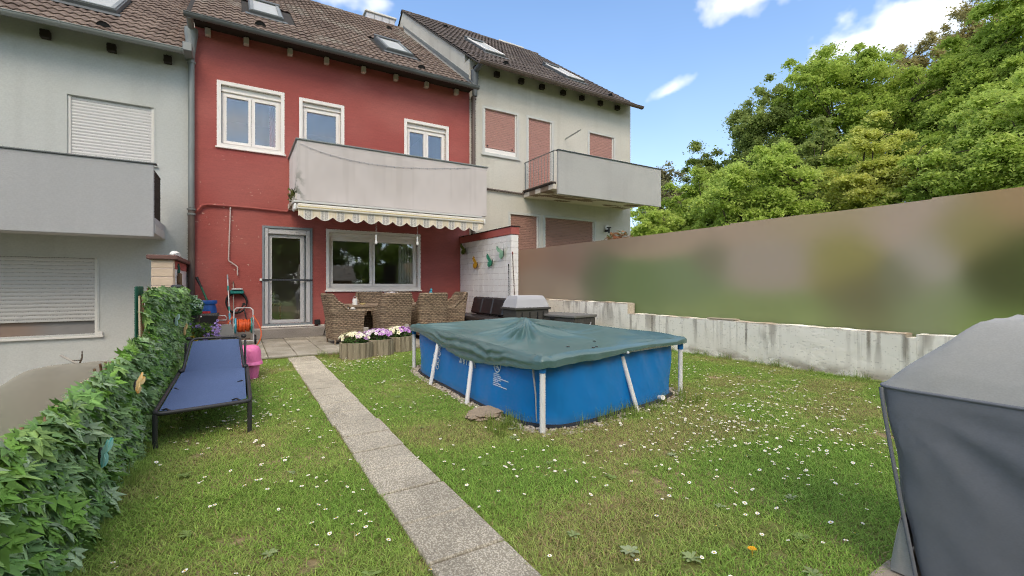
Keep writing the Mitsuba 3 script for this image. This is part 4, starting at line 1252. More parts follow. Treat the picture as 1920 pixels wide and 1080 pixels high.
def chair_parts():
    """Woven tub chair facing +y: (shell, seat, front, leg) around the origin."""
    n = 56
    s = np.linspace(-1, 1, n)
    ang = s * np.pi * .5
    W, Dp = .325, .31
    ux = np.where(np.abs(s) < .55, np.sin(s / .55 * np.pi / 2), np.sign(s))
    uy = np.where(np.abs(s) < .55, -np.cos(s / .55 * np.pi / 2) ** .45 * .62 - .0, 0)
    k = np.clip((np.abs(s) - .55) / .45, 0, 1)
    py = np.where(np.abs(s) < .55, -Dp + (1 - np.cos(s / .55 * np.pi / 2) ** .35) * .16, -Dp + .16 + k * (2 * Dp - .16))
    px = ux * W
    px = np.sign(px) * W * np.abs(ux) ** .55
    topz = .63 + .32 * np.clip(1 - (np.abs(s) - .34) / .36, 0, 1) ** 1.0
    topz = np.where(np.abs(s) > .40, .63 + .32 * (1 - meshstep(.38, .72, np.abs(s))), .955 - .0 * s)
    hz = np.linspace(0, 1, 14)
    O, I = np.zeros((n, 14, 3)), np.zeros((n, 14, 3))
    for j, h in enumerate(hz):
        z = .10 + (topz - .10) * h
        lean = .10 * np.clip((z - .45) / .5, 0, 1) ** 1.3
        back = np.clip(1 - np.abs(s) / .6, 0, 1) ** .5
        tap = 1 - .07 * np.clip((.6 - z) / .5, 0, 1)
        O[:, j] = np.stack([px * tap, py * tap - lean * back, z], 1)
        I[:, j] = np.stack([px * tap * .83, (py + .055) * tap - lean * back, z], 1)
    I[:, :, 1] = np.minimum(I[:, :, 1], Dp - .0)
    rimc = (O[:, -1] + I[:, -1]) / 2 + [0, 0, .012]
    a = grid(O)
    b = grid(I[:, ::-1])
    rim = tube(rimc, .030, 10)
    fr0 = grid(np.stack([O[0], I[0]], 0))
    fr1 = grid(np.stack([I[-1], O[-1]], 0))
    shell = join([a, b, rim, fr0, fr1])
    seat = cb(-.28, .28, -.27, .30, .40, .455, .015)
    front = cb(-.29, .29, .265, .305, .10, .40, .01)
    leg = tube([[0, 0, 0], [0, 0, .13]], [.016, .022], 10)
    return shell, seat, front, leg


def meshstep(a, b, x):
    t = np.clip((x - a) / (b - a), 0, 1)
    return t * t * (3 - 2 * t)


SH, SE, FRN, LE = chair_parts()


def chair(x, y, rz, label):
    t = thing('wicker_chair', label, 'chair', 'wicker armchairs round the patio table')
    f = lambda m: moved(m, x, y, .05, math.radians(rz), 1.03)
    add('shell', f(SH), 'wicker', t, smooth=50)
    add('seat', f(SE), 'wicker', t)
    add('front', f(FRN), 'wicker', t)
    for a, b in ((-.27, -.24), (.27, -.24), (-.27, .27), (.27, .27)):
        add('leg', f(moved(LE, a, b)), 'wicker_top', t, smooth=40)


chair(1.86, 9.78, -84, 'wicker armchair at the left end of the table, seen from its side')
chair(2.80, 9.52, 2, 'wicker armchair with its back to the lawn, before the middle of the table')
chair(3.66, 9.62, -2, 'wicker armchair with its back to the lawn, half hidden by the pool cover')
chair(4.30, 10.0, 90, 'wicker armchair at the right end of the table near the tiled wall')
chair(2.70, 10.78, 180, 'wicker armchair under the big window, left one of the far side')
chair(3.42, 10.80, 180, 'wicker armchair under the big window, right one of the far side')
tb = thing('patio_table', 'long woven patio table between the wicker armchairs', 'table')
tp_ = sbox(2.05, 9.83, 4.05, 10.62).buffer(.08, quad_segs=6)
m = trimesh.creation.extrude_polygon(tp_, .04, engine='earcut')
m.apply_translation([0, 0, .775])
add('top', m, 'wicker_top', tb)
m = trimesh.creation.extrude_polygon(Polygon(tp_.buffer(-.02).exterior, [tp_.buffer(-.06).exterior.coords]), .085, engine='earcut')
m.apply_translation([0, 0, .688])
add('apron', m, 'wicker', tb)
for x in (2.15, 2.55, 3.5, 3.95):
    for y in (9.95, 10.5):
        add('leg', cb(x - .045, x + .045, y - .045, y + .045, .05, .69, .012), 'wicker', tb)
add('stretcher', cb(2.2, 3.9, 10.19, 10.26, .12, .18, .01), 'wicker', tb)
ln = thing('lantern', 'small white lantern jar on the left end of the patio table', 'lantern')
add('glass', lathe([(0, .816), (.048, .816), (.05, .83), (.05, .93), (.042, .95), (.0, .952)], 20, (2.12, 9.95, 0)), 'white_plastic', ln, smooth=40)
add('handle', tube([[2.09, 9.95, .95], [2.095, 9.95, .99], [2.12, 9.95, 1.005], [2.145, 9.95, .99], [2.15, 9.95, .95]], .004, 6), 'light_alloy', ln, smooth=True)
add('side_dish', lathe([(0, .816), (.05, .818), (.065, .85), (.058, .85), (.045, .825), (0, .824)], 20, (2.30, 10.02, 0)), 'yellow_stripe', label='small yellow green dish beside the white lantern', cat='dish', smooth=40)
for i, (x, y, a, lab) in enumerate(((1.84, 9.62, .5, 'pale shoe lying on the left wicker chair, nearer the backrest'), (2.02, 9.66, -.3, 'pale grey shoe lying on the left wicker chair, nearer the table'))):
    sh = thing('shoe', lab, 'shoe', 'shoes left on the chair')
    b_ = blob(.055, .13, .045, (0, 0, .03), 3)
    b_.vertices[:, 2] = np.where(b_.vertices[:, 2] < 0, b_.vertices[:, 2] * .2, b_.vertices[:, 2]) + .03 * np.clip(-b_.vertices[:, 1] * 9, 0, 1)
    add('upper', moved(b_, x, y, .70, a), 'dirty_white' if i == 0 else 'cream_trim', sh, smooth=True)
    add('sole', moved(cb(-.045, .045, -.12, .12, -.005, .012, .01), x, y, .69, a), 'post_wood', sh)
    add('strap', moved(tube([[-.05, .0, .03], [-.03, .0, .075], [.03, .0, .075], [.05, .0, .03]], .012, 6), x, y, .70, a), 'brown_metal', sh, smooth=True)

lb_ = thing('leather_bench', 'black padded corner bench by the white tiled wall', 'bench')
add('seat', cb(4.60, 5.20, 8.72, 10.8, .40, .51, .03), 'leather', lb_)
add('seat_base', cb(4.80, 5.20, 8.78, 9.3, .05, .405, .008), 'leather', lb_)
add('seat_base', cb(4.80, 5.20, 10.3, 10.86, .05, .405, .008), 'leather', lb_)
add('front_rail', cb(4.70, 4.76, 9.0, 10.98, .33, .405, .006), 'leather', lb_)
for i in range(3):
    y0 = 8.80 + i * .535
    b_ = cb(-.06, .06, 0, .532, 0, .40, .03)
    b_.vertices[:, 0] += .10 * (b_.vertices[:, 2] / .40)
    add('back_cushion', moved(b_, 5.12, y0, .535), 'leather', lb_, smooth=30)
for y in (9.0, 10.1):
    add('back_support', cb(5.12, 5.20, y, y + .06, .515, .57, .006), 'black_metal', lb_)
bx2 = thing('storage_bin', 'grey plastic bin with pale domed lid at the end of the tiled wall', 'storage box')
body = [(5.06, 8.16, .05), (5.88, 8.16, .05), (5.88, 8.70, .05), (5.06, 8.70, .05)]
add('body', trimesh.convex.convex_hull(np.array([[5.09, 8.19, .05], [5.85, 8.19, .05], [5.85, 8.68, .05], [5.09, 8.68, .05], [5.05, 8.15, .70], [5.90, 8.15, .70], [5.90, 8.72, .70], [5.05, 8.72, .70]])), 'resin_dark', bx2)
add('rim', cb(5.01, 5.94, 8.11, 8.76, .701, .755, .012), 'resin_dark', bx2)
hz_ = []
for z, i_ in ((.756, .03), (.93, .09), (1.0, .13), (1.012, .18)):
    for x in (5.01 + i_, 5.94 - i_):
        for y in (8.11 + i_, 8.76 - i_):
            hz_.append([x, y, z])
add('lid', trimesh.convex.convex_hull(np.array(hz_)), 'resin_light', bx2)
for x in (5.2, 5.4, 5.6, 5.75):
    add('groove', cb(x - .01, x + .01, 8.137, 8.155, .12, .66, .003), 'black_plastic', bx2)
db = thing('deck_box', 'dark grey resin deck box with flat lid before the white wall', 'storage box')
RB = math.atan2(.15, .735)


def dbm(m):
    return moved(m, 5.95, 7.30, 0, RB)


add('body', dbm(bx(.03, .72, .03, 1.17, .03, .54)), 'resin_dark', db)
for i in range(9):
    x = .03 + i * .0767
    add('plank', dbm(cb(x + .004, x + .0725, .018, .029, .04, .53, .004)), 'resin_dark', db)
for i in range(14):
    y_ = .03 + i * .0814
    add('plank', dbm(cb(.018, .029, y_ + .004, y_ + .077, .04, .53, .004)), 'resin_dark', db)
add('lid', dbm(cb(-.01, .76, -.01, 1.21, .545, .605, .014)), 'resin_lid', db)
add('rope_handle', dbm(tube([[.2, .0, .44], [.24, -.02, .40], [.38, -.03, .385], [.5, -.02, .40], [.54, .0, .44]], .011, 8)), 'rope_grey', db, smooth=True)
add('latch', dbm(cb(-.02, .0, .55, .68, .50, .56, .006)), 'black_plastic', db)
for i, (x0_, x1_, y0_, za, zb, lab) in enumerate(((5.19, 5.24, 8.72, .5, 1.72, 'shorter dark rod leaning at the end of the tiled wall'), (5.40, 5.34, 8.74, .5, 2.0, 'longer red tipped stick leaning against the end of the tiled wall'))):
    r_ = thing('garden_stick', lab, 'stick', 'sticks leaning on the tiled wall')
    xa = 5.27 if i == 0 else 5.46
    xb = 5.245 if i == 0 else 5.35
    add('rod', tube([[xa, 8.79 if i else 8.785, .05], [xb, 8.79, zb - .06]], .009, 8), 'black_metal' if i == 0 else 'brown_metal', r_, smooth=40)
    add('tip', tube([[xb + (.001 if i else 0), 8.79, zb - .06], [xb - .003, 8.79, zb]], .013, 8), 'black_metal' if i == 0 else 'red_brown', r_, smooth=40)


# butterflies: thin metal wings with a body
def butterfly(P, sx, sz, cols, label, rot, face='x', spread=.55, group='butterflies on the tiled wall', cat='butterfly ornament'):
    t = thing('butterfly', label, cat, group)
    wing = np.array([(0, .1), (.12, .30), (.42, .72), (.56, .98), (.66, .92), (.66, .55), (.56, .28), (.36, .10), (.46, -.12), (.44, -.42), (.34, -.66), (.22, -.70), (.12, -.45), (.03, -.15)])
    c, s = math.cos(rot), math.sin(rot)
    ax = np.array([0, -1.0, 0]) if face == 'x' else np.array([0, -1.0, 0])
    for sgn in (-1, 1):
        w2 = np.stack([sgn * wing[:, 0] * sx, wing[:, 1] * sz], 1)
        w2 = np.stack([w2[:, 0] * c - w2[:, 1] * s, w2[:, 0] * s + w2[:, 1] * c], 1)
        lift = np.abs(wing[:, 0]) * spread * sx
        o = 1 if face != 'x' else -1
        V = np.stack([P[0] + o * (.012 + lift), P[1] - w2[:, 0], P[2] + w2[:, 1]], 1)
        cen = V[[0, 6, 7]].mean(0)
        V1 = np.vstack([V, [cen]])
        Fc = [[i, (i + 1) % 14, 14] for i in range(14)]
        th_ = np.array([o * .003, 0, 0])
        m = join([tm(V1, Fc), tm(V1 - th_, [f[::-1] for f in Fc]), grid(np.stack([V, V - th_], 1), closed_u=True)])
        col = np.where((np.arange(len(m.vertices))[:, None] % 15) % 4 == 3, cols[1], cols[0])
        add('wing', m, 'petal', t, color=col)
    hd = np.array([P[0] + (1 if face != 'x' else -1) * .015, P[1], P[2]])
    ax2 = np.array([0, s, c])
    add('body', tube([hd - ax2 * sz * .45, hd, hd + ax2 * sz * .5], [.006, .012, .007], 8), 'black_metal', t, smooth=True)


G1, G2, G3, OR = (.12, .14, .03), (.05, .22, .14), (.22, .36, .26), (.50, .27, .03)
butterfly((5.328, 11.22, 2.17), .27, .18, (G1, (.03, .04, .01)), 'olive green metal butterfly, leftmost on the tiled wall', -.3)
butterfly((5.328, 10.50, 1.75), .26, .19, (OR, (.35, .15, .02)), 'orange metal butterfly on the tiled wall', -.5)
butterfly((5.328, 9.70, 1.78), .26, .19, (G2, (.02, .09, .07)), 'teal green metal butterfly, lower right of the orange one', -.35)
butterfly((5.328, 9.14, 1.99), .26, .19, (G3, (.05, .14, .09)), 'pale green metal butterfly, uppermost on the tiled wall', .1)

# ------------------------------------------------------------------ things by the drain pipe
br = thing('rain_barrel', 'blue plastic barrel by the drain pipe before the red wall', 'barrel')
add('body', lathe([(0, .05), (.16, .05), (.175, .10), (.20, .35), (.205, .55), (.19, .78), (.165, .88), (.0, .88)], 36, (-.565, 10.8, 0)), 'blue_barrel', br, smooth=35)
add('rim', lathe([(.165, .86), (.20, .865), (.205, .91), (.195, .935), (.0, .935)], 36, (-.565, 10.8, 0)), 'blue_barrel', br, smooth=35)
for z0_, z1_, a0, a1, mt in ((.68, .73, -1.9, -1.1, 'red_paint'), (.56, .665, -1.95, -1.05, 'dirty_white')):
    a = np.linspace(a0, a1, 14)
    g_ = grid(np.stack([np.stack([-.565 + .2075 * np.cos(a), 10.8 + .2075 * np.sin(a), a * 0 + z], 1) for z in (z0_, z1_)], 1))
    add('sticker', g_, mt, br)
ct = thing('tub_cart', 'black plastic tub cart with grey tube handle before the blue barrel', 'cart')


def tub(x0, x1, y0, y1, z0, z1, tap=.06):
    o = [sbox(x0 + tap * k, y0 + tap * k, x1 - tap * k, y1 - tap * k).buffer(.03, quad_segs=4).exterior.coords[:-1] for k in (1, 0)]
    n_ = min(len(o[0]), len(o[1]))
    a = np.column_stack([np.array(o[0])[:n_], np.full(n_, z0)])
    b = np.column_stack([np.array(o[1])[:n_], np.full(n_, z1)])
    c = b * [1, 1, 1]
    ce = np.array([(x0 + x1) / 2, (y0 + y1) / 2, 0])
    c = ce + (c - ce) * [.93, .93, 1]
    e = ce + (a - ce) * [.93, .93, 1] + [0, 0, .03]
    return grid(np.stack([a, b, c, e], 1), closed_u=True), a


m, a = tub(-.78, -.34, 9.62, 10.25, .48, .70)
add('tub', m, 'black_plastic', ct, smooth=30)
add('rim', tube(np.array([[-.80, 9.60, .70], [-.32, 9.60, .70], [-.32, 10.27, .70], [-.80, 10.27, .70]]), .014, 8, closed=True), 'black_plastic', ct, smooth=40)
add('bottom', bx(-.70, -.42, 9.70, 10.17, .485, .50), 'black_plastic', ct)
add('handle', tube([[-.34, 10.1, .665], [-.22, 10.1, .665], [-.19, 10.12, .62], [-.20, 10.15, .575], [-.34, 10.15, .575]], .010, 8), 'light_alloy', ct, smooth=True)
for x in (-.70, -.42):
    add('leg', tube([[x, 10.1, .05], [x, 10.1, .50]], .014, 8), 'light_alloy', ct, smooth=40)
add('wheel', moved(tube([[-.60, 9.72, .19], [-.52, 9.72, .19]], .14, 20)), 'black_plastic', ct, smooth=40)
add('fork', tube([[-.63, 9.72, .19], [-.63, 9.9, .50], [-.49, 9.9, .50], [-.49, 9.72, .19]], .012, 8), 'light_alloy', ct, smooth=40)
add('clip', cb(-.60, -.55, 9.583, 9.60, .675, .70, .004), 'light_alloy', ct)
gb = thing('grey_box', 'grey plastic box on black feet left of the hose reel', 'box')
add('top', trimesh.convex.convex_hull(np.array([[-.31, 9.72, .28], [-.08, 9.72, .28], [-.08, 10.0, .28], [-.31, 10.0, .28], [-.28, 9.76, .51], [-.11, 9.76, .51], [-.11, 9.98, .51], [-.28, 9.98, .51]])), 'resin_lid', gb)
add('base', cb(-.33, -.06, 9.71, 10.01, .06, .275, .012), 'black_plastic', gb)
add('label_plate', cb(-.24, -.17, 9.70, 9.709, .14, .24, .003), 'white_plastic', gb)
# poles
pk = thing('telescopic_pole', 'grey telescopic pole with teal grips leaning on the red wall', 'pole')
p0, p1 = np.array([-.13, 10.9, .05]), np.array([-.205, 11.5, 1.46])
add('shaft', tube([p0, p1], .012, 10), 'light_alloy', pk, smooth=40)
for a_, b_ in ((.30, .42), (.46, .52), (.76, .83)):
    add('grip', tube([p0 + (p1 - p0) * a_, p0 + (p1 - p0) * b_], .020, 10), 'teal_plastic' if a_ > .45 else 'cyan_plastic', pk, smooth=40)
add('tip', tube([p1 - (p1 - p0) * .07, p1], [.018, .014], 10), 'steel_grey', pk, smooth=40)
tq = thing('thin_cane', 'thin brown cane standing against the red wall', 'cane')
add('shaft', tube([[-.085, 11.35, .05], [-.098, 11.54, 1.31]], .010, 8), 'post_wood', tq, smooth=40)
add('tip', tube([[-.097, 11.535, 1.27], [-.0985, 11.542, 1.32]], .013, 8), 'brown_metal', tq, smooth=40)
gp = thing('green_pole', 'green handled tool leaning behind the blue barrel', 'tool')
add('shaft', tube([[-.40, 11.1, .50], [-.66, 11.3, 1.20]], .020, 10), 'green_paint', gp, smooth=40)
add('head', tube([[-.655, 11.3, 1.19], [-.745, 11.36, 1.40]], [.022, .03], 10), 'black_plastic', gp, smooth=40)
hk = thing('hose_hanger', 'teal wall hanger with a loop of black hose on the red wall', 'hose hanger')
add('bracket', cb(-.17, .10, 11.42, YF - .001, 1.045, 1.13, .02), 'teal_plastic', hk)
add('shelf', cb(-.13, .08, 11.38, 11.46, 1.131, 1.17, .012), 'light_alloy', hk)
for q, (rx_, dz) in enumerate(((.19, 0), (.20, .012), (.185, -.02))):
    a = np.linspace(.25 * np.pi - .3, 2.0 * np.pi + .35 * np.pi, 40)
    add('hose_loop', tube(np.stack([-.035 + rx_ * np.cos(a + .4), 11.50 + .015 * q + a * 0, .86 + dz + .22 * np.sin(a + .4)], 1), .012, 8), 'black_plastic', hk, smooth=True)
add('hose_end', tube([[.10, 11.5, .72], [.13, 11.46, .58], [.15, 11.44, .47]], .012, 8), 'black_plastic', hk, smooth=True)
hr = thing('hose_reel', 'wheeled reel with orange hose left of the patio door', 'hose reel')
hx_, hy_, hz__ = .09, 10.35, .44
for x, mt in ((-.05, 'cyan_plastic'), (.22, 'teal_plastic')):
    k = add('disc', tube([[x - .012, hy_, hz__], [x + .012, hy_, hz__]], .155, 28), mt, hr, smooth=30)
    add('hub', tube([[x - .03, hy_, hz__], [x + .03, hy_, hz__]], .05, 16), 'dirty_white', k, smooth=40)
    for q in range(6):
        a_ = q * np.pi / 3
        add('spoke', tube([[x - .014, hy_ + .045 * math.cos(a_), hz__ + .045 * math.sin(a_)], [x - .014, hy_ + .14 * math.cos(a_), hz__ + .14 * math.sin(a_)]], .008, 6), 'teal_plastic', k)
tt = np.linspace(0, 1, 420)
aa = tt * 2 * np.pi * 26
lay = .088 + .030 * ((tt * 3) % 1 > .5) + .006 * np.sin(tt * 50)
tri = np.abs(((tt * 3) % 2) - 1)
add('hose_coil', tube(np.stack([-.02 + .215 * tri + .006 * np.sin(aa * .7), hy_ + lay * np.cos(aa), hz__ + lay * np.sin(aa)], 1), .0105, 6), 'orange_rubber', hr, smooth=True)
for x in (-.085, .255):
    s_ = 1 if x > 0 else -1
    add('side_tube', tube([[x, 10.30, .12], [x, 10.36, .50], [x - s_ * .01, 10.40, .74], [x - s_ * .05, 10.41, .785], [.085, 10.41, .79]], .013, 10), 'light_alloy', hr, smooth=True)
    add('wheel', tube([[x + s_ * .02, 10.5, .14], [x + s_ * .055, 10.5, .14]], .095, 22), 'black_plastic', hr, smooth=40)
add('foot_tube', tube([[-.09, 10.22, .15], [.26, 10.22, .15]], .012, 8), 'light_alloy', hr, smooth=40)
add('crank', join([tube([[-.02, 10.44, .70], [.09, 10.40, .86]], .014, 8), tube([[.09, 10.36, .86], [.09, 10.44, .86]], .03, 12)]), 'black_plastic', hr, smooth=40)
add('loose_hose', tube([[-.10, 10.3, .62], [-.17, 10.25, .52], [-.2, 10.2, .40]], .0105, 8), 'orange_rubber', hr, smooth=True)
a = np.linspace(0, 1, 30)
add('loose_hose', tube(np.stack([.25 + .13 * np.sin(a * 3.0), 10.25 - .35 * a, .58 * (1 - a) ** 1.2 + .06], 1), .0105, 8), 'orange_rubber', hr, smooth=True)
add('loose_hose', tube([[.26, 9.9, .06], [.15, 9.88, .06], [.0, 9.95, .062], [-.1, 10.0, .06]], .0105, 8), 'orange_rubber', hr, smooth=True)
ck = thing('awning_crank', 'white awning crank handle hanging on the red wall', 'crank handle')
add('rod', tube([[-.15, 11.54, 2.93], [-.185, 11.53, 1.80], [-.18, 11.53, 1.765], [-.15, 11.53, 1.74], [-.04, 11.53, 1.655], [-.02, 11.53, 1.63], [-.018, 11.53, 1.45]], .013, 10), 'rafter_white', ck, smooth=True)
add('hook', tube([[-.15, YF, 2.90], [-.15, 11.50, 2.90]], .012, 8), 'dirty_white', ck, smooth=40)
# ornaments on the pillar
gk = thing('wall_gecko', 'grey green metal gecko on the red band of the block pillar', 'ornament')
add('body', tube([[-.914, 9.9, 1.62], [-.912, 9.92, 1.52], [-.912, 9.9, 1.42], [-.914, 9.93, 1.32]], [.018, .028, .02, .006], 8), 'green_sheet', gk, smooth=True)
for z, s_ in ((1.56, -1), (1.56, 1), (1.46, -1), (1.46, 1)):
    add('foot', tube([[-.914, 9.91, z], [-.914, 9.91 + s_ * .07, z + .03], [-.914, 9.91 + s_ * .09, z + .0]], .008, 6), 'green_sheet', gk, smooth=True)
dv = thing('stone_birds', 'white stone ornament lying on the granite cap of the block pillar', 'ornament')
add('body', join([blob(.07, .13, .055, (-.95, 9.75, 1.78), 3, .3, 2), blob(.045, .06, .045, (-.93, 9.95, 1.775), 2, .2, 3)]), 'white_plastic', dv, smooth=True)
so = thing('solar_lamp', 'dark solar garden lamp on a stake at the far end of the ivy fence', 'lamp')
add('head', lathe([(0, .05), (.06, .045), (.085, .02), (.08, 0), (0, -.01)], 20, (-.79, 8.45, 1.20)), 'dark_metal', so, smooth=40)
add('stake', tube([[-.79, 8.45, 0], [-.79, 8.45, 1.2]], .012, 8), 'black_metal', so, smooth=40)

# ------------------------------------------------------------------ flower planters
R = np.random.default_rng(77)


def petunia_mesh(a, b, centre, seed):
    r_ = np.random.default_rng(seed)
    n = 15
    k = np.arange(n) * 2 * np.pi / n
    lobe = 1 + .14 * np.cos(5 * k)
    rings = [(.10, -.35), (.45, -.05), (1.0, .10)]
    V = [np.stack([q * lobe ** (2 if q > .9 else 1) * np.cos(k), q * lobe ** (2 if q > .9 else 1) * np.sin(k), np.full(n, z)], 1) for q, z in rings]
    m = grid(np.stack(V, 1), closed_u=True)
    col = np.tile(np.array([centre, a, b]), (n, 1))
    return m, col


PET = [petunia_mesh((.80, .76, .52), (.82, .78, .60), (.55, .5, .2), 1), petunia_mesh((.74, .68, .66), (.80, .74, .74), (.4, .2, .4), 2),
       petunia_mesh((.55, .30, .60), (.66, .46, .72), (.12, .03, .14), 3), petunia_mesh((.42, .17, .50), (.58, .32, .66), (.08, .01, .12), 4)]
PETD = [mikit.ply(m, 'petal', smooth=True, color=c) for m, c in PET]


def leaf_cloud(n, rx, ry, rz, size, cols, seed, up=.5):
    r_ = np.random.default_rng(seed)
    p = r_.normal(0, 1, (n, 3))
    p /= np.linalg.norm(p, axis=1, keepdims=True)
    p *= r_.uniform(.55, 1.0, (n, 1))
    p = p * [rx, ry, rz]
    nrm = p / [rx, ry, rz] + r_.normal(0, .5, (n, 3)) + [0, 0, up]
    nrm /= np.linalg.norm(nrm, axis=1, keepdims=True)
    t = np.cross(nrm, r_.normal(0, 1, (n, 3)))
    t /= np.linalg.norm(t, axis=1, keepdims=True) + 1e-9
    b = np.cross(nrm, t)
    s = size * r_.uniform(.7, 1.3, (n, 1))
    v = np.stack([p - t * s, p + b * s * .45 + nrm * s * .12, p + t * s - nrm * s * .1, p - b * s * .45 + nrm * s * .12], 1).reshape(-1, 3)
    f = (np.array([[0, 1, 2], [0, 2, 3]])[None] + 4 * np.arange(n)[:, None, None]).reshape(-1, 3)
    cols = np.asarray(cols, float)
    c = cols[r_.integers(0, len(cols), n)] * r_.uniform(.7, 1.25, (n, 1))
    return tm(v, f), np.repeat(c, 4, 0)


PLAB = [('weathered wood palisade flower planter, leftmost of the row before the table', 'white and pale pink petunias in the leftmost planter of the row'),
        ('weathered wood palisade flower planter, second of the row before the table', 'lilac and white petunias in the second planter of the row'),
        ('weathered wood palisade flower planter, third of the row beside the pool', 'cream and violet petunias in the planter beside the pool')]
for i, (px_, py_, h_) in enumerate(((1.72, 7.98, .27), (2.14, 8.16, .28), (2.60, 8.42, .28))):
    t = thing('flower_planter', PLAB[i][0], 'planter', 'row of wooden planters')
    nst = 0
    oc = [np.array([math.cos(a_), math.sin(a_)]) * .262 for a_ in np.arange(8) * np.pi / 4 + np.pi / 8 + .1 * i]
    for q in range(8):
        A_, B_ = oc[q], oc[(q + 1) % 8]
        L_ = np.linalg.norm(B_ - A_)
        ang = math.atan2(*(B_ - A_)[::-1])
        for e_ in range(2):
            pl_ = cb(e_ * L_ / 2 + .0015, (e_ + 1) * L_ / 2 - .0015, -.012, .012, 0, h_ + R.uniform(-.003, .003), .003)
            add('plank', moved(moved(pl_, rz=ang), px_ + A_[0], py_ + A_[1], 0), 'grey_wood', t)
    for q in range(nst):
        a_ = 2 * np.pi * q / nst
        rr_ = .235
        sx_ = np.cos(a_) * rr_ * (1.0 + .10 * abs(np.sin(2 * a_)))
        sy_ = np.sin(a_) * rr_ * (1.0 + .10 * abs(np.sin(2 * a_)))
        st_ = tube([[0, 0, 0], [0, 0, h_ + R.uniform(-.004, .004)]], .049, 10)
        add('stave', moved(st_, px_ + sx_, py_ + sy_, 0.0), 'grey_wood', t, smooth=40)
    add('soil', lathe([(0, h_ - .04), (.23, h_ - .05)], 16, (px_, py_, 0)), 'soil', t)
    p = thing('petunia', PLAB[i][1], 'flowers', 'petunias in the planters')
    m, c = leaf_cloud(420, .24, .24, .12, .028, [(.11, .20, .06), (.15, .26, .08), (.09, .17, .06)], 40 + i)
    add('foliage', moved(m, px_, py_, h_ + .02), 'leaf', p, color=c)
    for q in range(95):
        th_, rr_ = R.uniform(0, 6.283), math.sqrt(R.uniform(0, 1)) * .265
        x_, y_ = rr_ * math.cos(th_), rr_ * math.sin(th_)
        z_ = h_ + .035 + .125 * math.sqrt(max(0, 1 - (rr_ / .29) ** 2)) + R.uniform(-.015, .02)
        mix_ = x_ + R.normal(0, .07)
        if i == 0:
            kd = 0 if mix_ < .03 else (1 if R.random() < .4 else 2)
            z_ -= .04 if mix_ > .08 else 0
        elif i == 1:
            kd = (1 if R.random() < .6 else 2) if mix_ < -.02 else (2 if R.random() < .8 else 3)
        else:
            kd = 0 if mix_ < .02 else 3 if R.random() < .7 else 2
        tilt, az = rr_ / .29 * 62 + R.uniform(-12, 12), math.degrees(th_)
        M = T().translate([px_ + x_, py_ + y_, z_]) @ T().rotate([0, 0, 1], az) @ T().rotate([0, 1, 0], tilt) @ T().rotate([0, 0, 1], R.uniform(0, 360)) @ T().scale(R.uniform(.028, .038))
        add('flower', PETD[kd], None, p, tw=M)
for i, (x, y, z1_, lab) in enumerate(((2.04, 8.62, .45, 'short grey post behind the gap of the left planters'), (2.92, 8.93, .44, 'short grey post behind the planter by the pool'))):
    add('short_post', cb(x - .04, x + .04, y - .04, y + .04, .0, z1_, .008), 'post_wood', label=lab, cat='post')

pot = thing('table_flowers', 'white flowering pot plant on the patio table behind a wicker chair', 'flowers')
add('pot', lathe([(0, .816), (.07, .816), (.09, .93), (.08, .93), (.065, .84), (0, .84)], 20, (3.0, 10.3, 0)), 'brown_metal', pot, smooth=40)
m, c = leaf_cloud(160, .13, .13, .08, .03, [(.05, .10, .03)], 9)
add('foliage', moved(m, 3.0, 10.3, .99), 'leaf', pot, color=c)
for q in range(30):
    th_, rr_ = R.uniform(0, 6.283), math.sqrt(R.uniform(0, 1)) * .17
    M = T().translate([3.0 + rr_ * math.cos(th_), 10.3 + rr_ * math.sin(th_), 1.08 - rr_ * .3 + R.uniform(-.01, .02)]) @ T().rotate([0, 0, 1], math.degrees(th_)) @ T().rotate([0, 1, 0], rr_ * 300) @ T().scale(.032)
    add('flower', PETD[1], None, pot, tw=M)
bo = thing('bird_ornament', 'small turquoise bird figure standing on the far right of the patio table', 'ornament')
add('body', join([blob(.045, .05, .075, (4.02, 10.45, 1.03), 2), blob(.032, .036, .034, (4.02, 10.43, 1.12), 2), tube([[4.02, 10.45, .812], [4.02, 10.45, .99]], [.05, .02], 12)]), 'cyan_plastic', bo, smooth=True)
add('beak', tube([[4.0, 10.42, 1.12], [3.95, 10.41, 1.115]], [.012, .002], 6), 'black_plastic', bo)

# the flower box by the lounger, the hydrangea
wp = thing('wooden_planter', 'wooden box of violet and yellow flowers by the far end of the lounger', 'planter')
for q in range(8):
    x_ = -.80 + q * .068
    add('stave', cb(x_ + .002, x_ + .066, 8.55, 8.60, .0, .56 + R.uniform(-.006, .006), .01), 'grey_wood', wp)
add('box', bx(-.79, -.27, 8.60, 8.9, 0, .5), 'grey_wood', wp)
vf = thing('violet_flowers', 'violet bellflowers and yellow blooms spilling over the wooden box', 'flowers')
m, c = leaf_cloud(700, .30, .16, .17, .03, [(.11, .21, .06), (.17, .26, .06), (.09, .16, .05)], 15)
add('foliage', moved(m, -.56, 8.56, .50), 'leaf', vf, color=c)
VIO = mikit.ply(PET[3][0], 'petal', smooth=True, color=np.tile(np.array([(.10, .05, .18), (.28, .19, .50), (.40, .30, .64)]), (15, 1)))
YEL = mikit.ply(PET[3][0], 'petal', smooth=True, color=np.tile(np.array([(.3, .12, .01), (.62, .36, .04), (.66, .45, .06)]), (15, 1)))
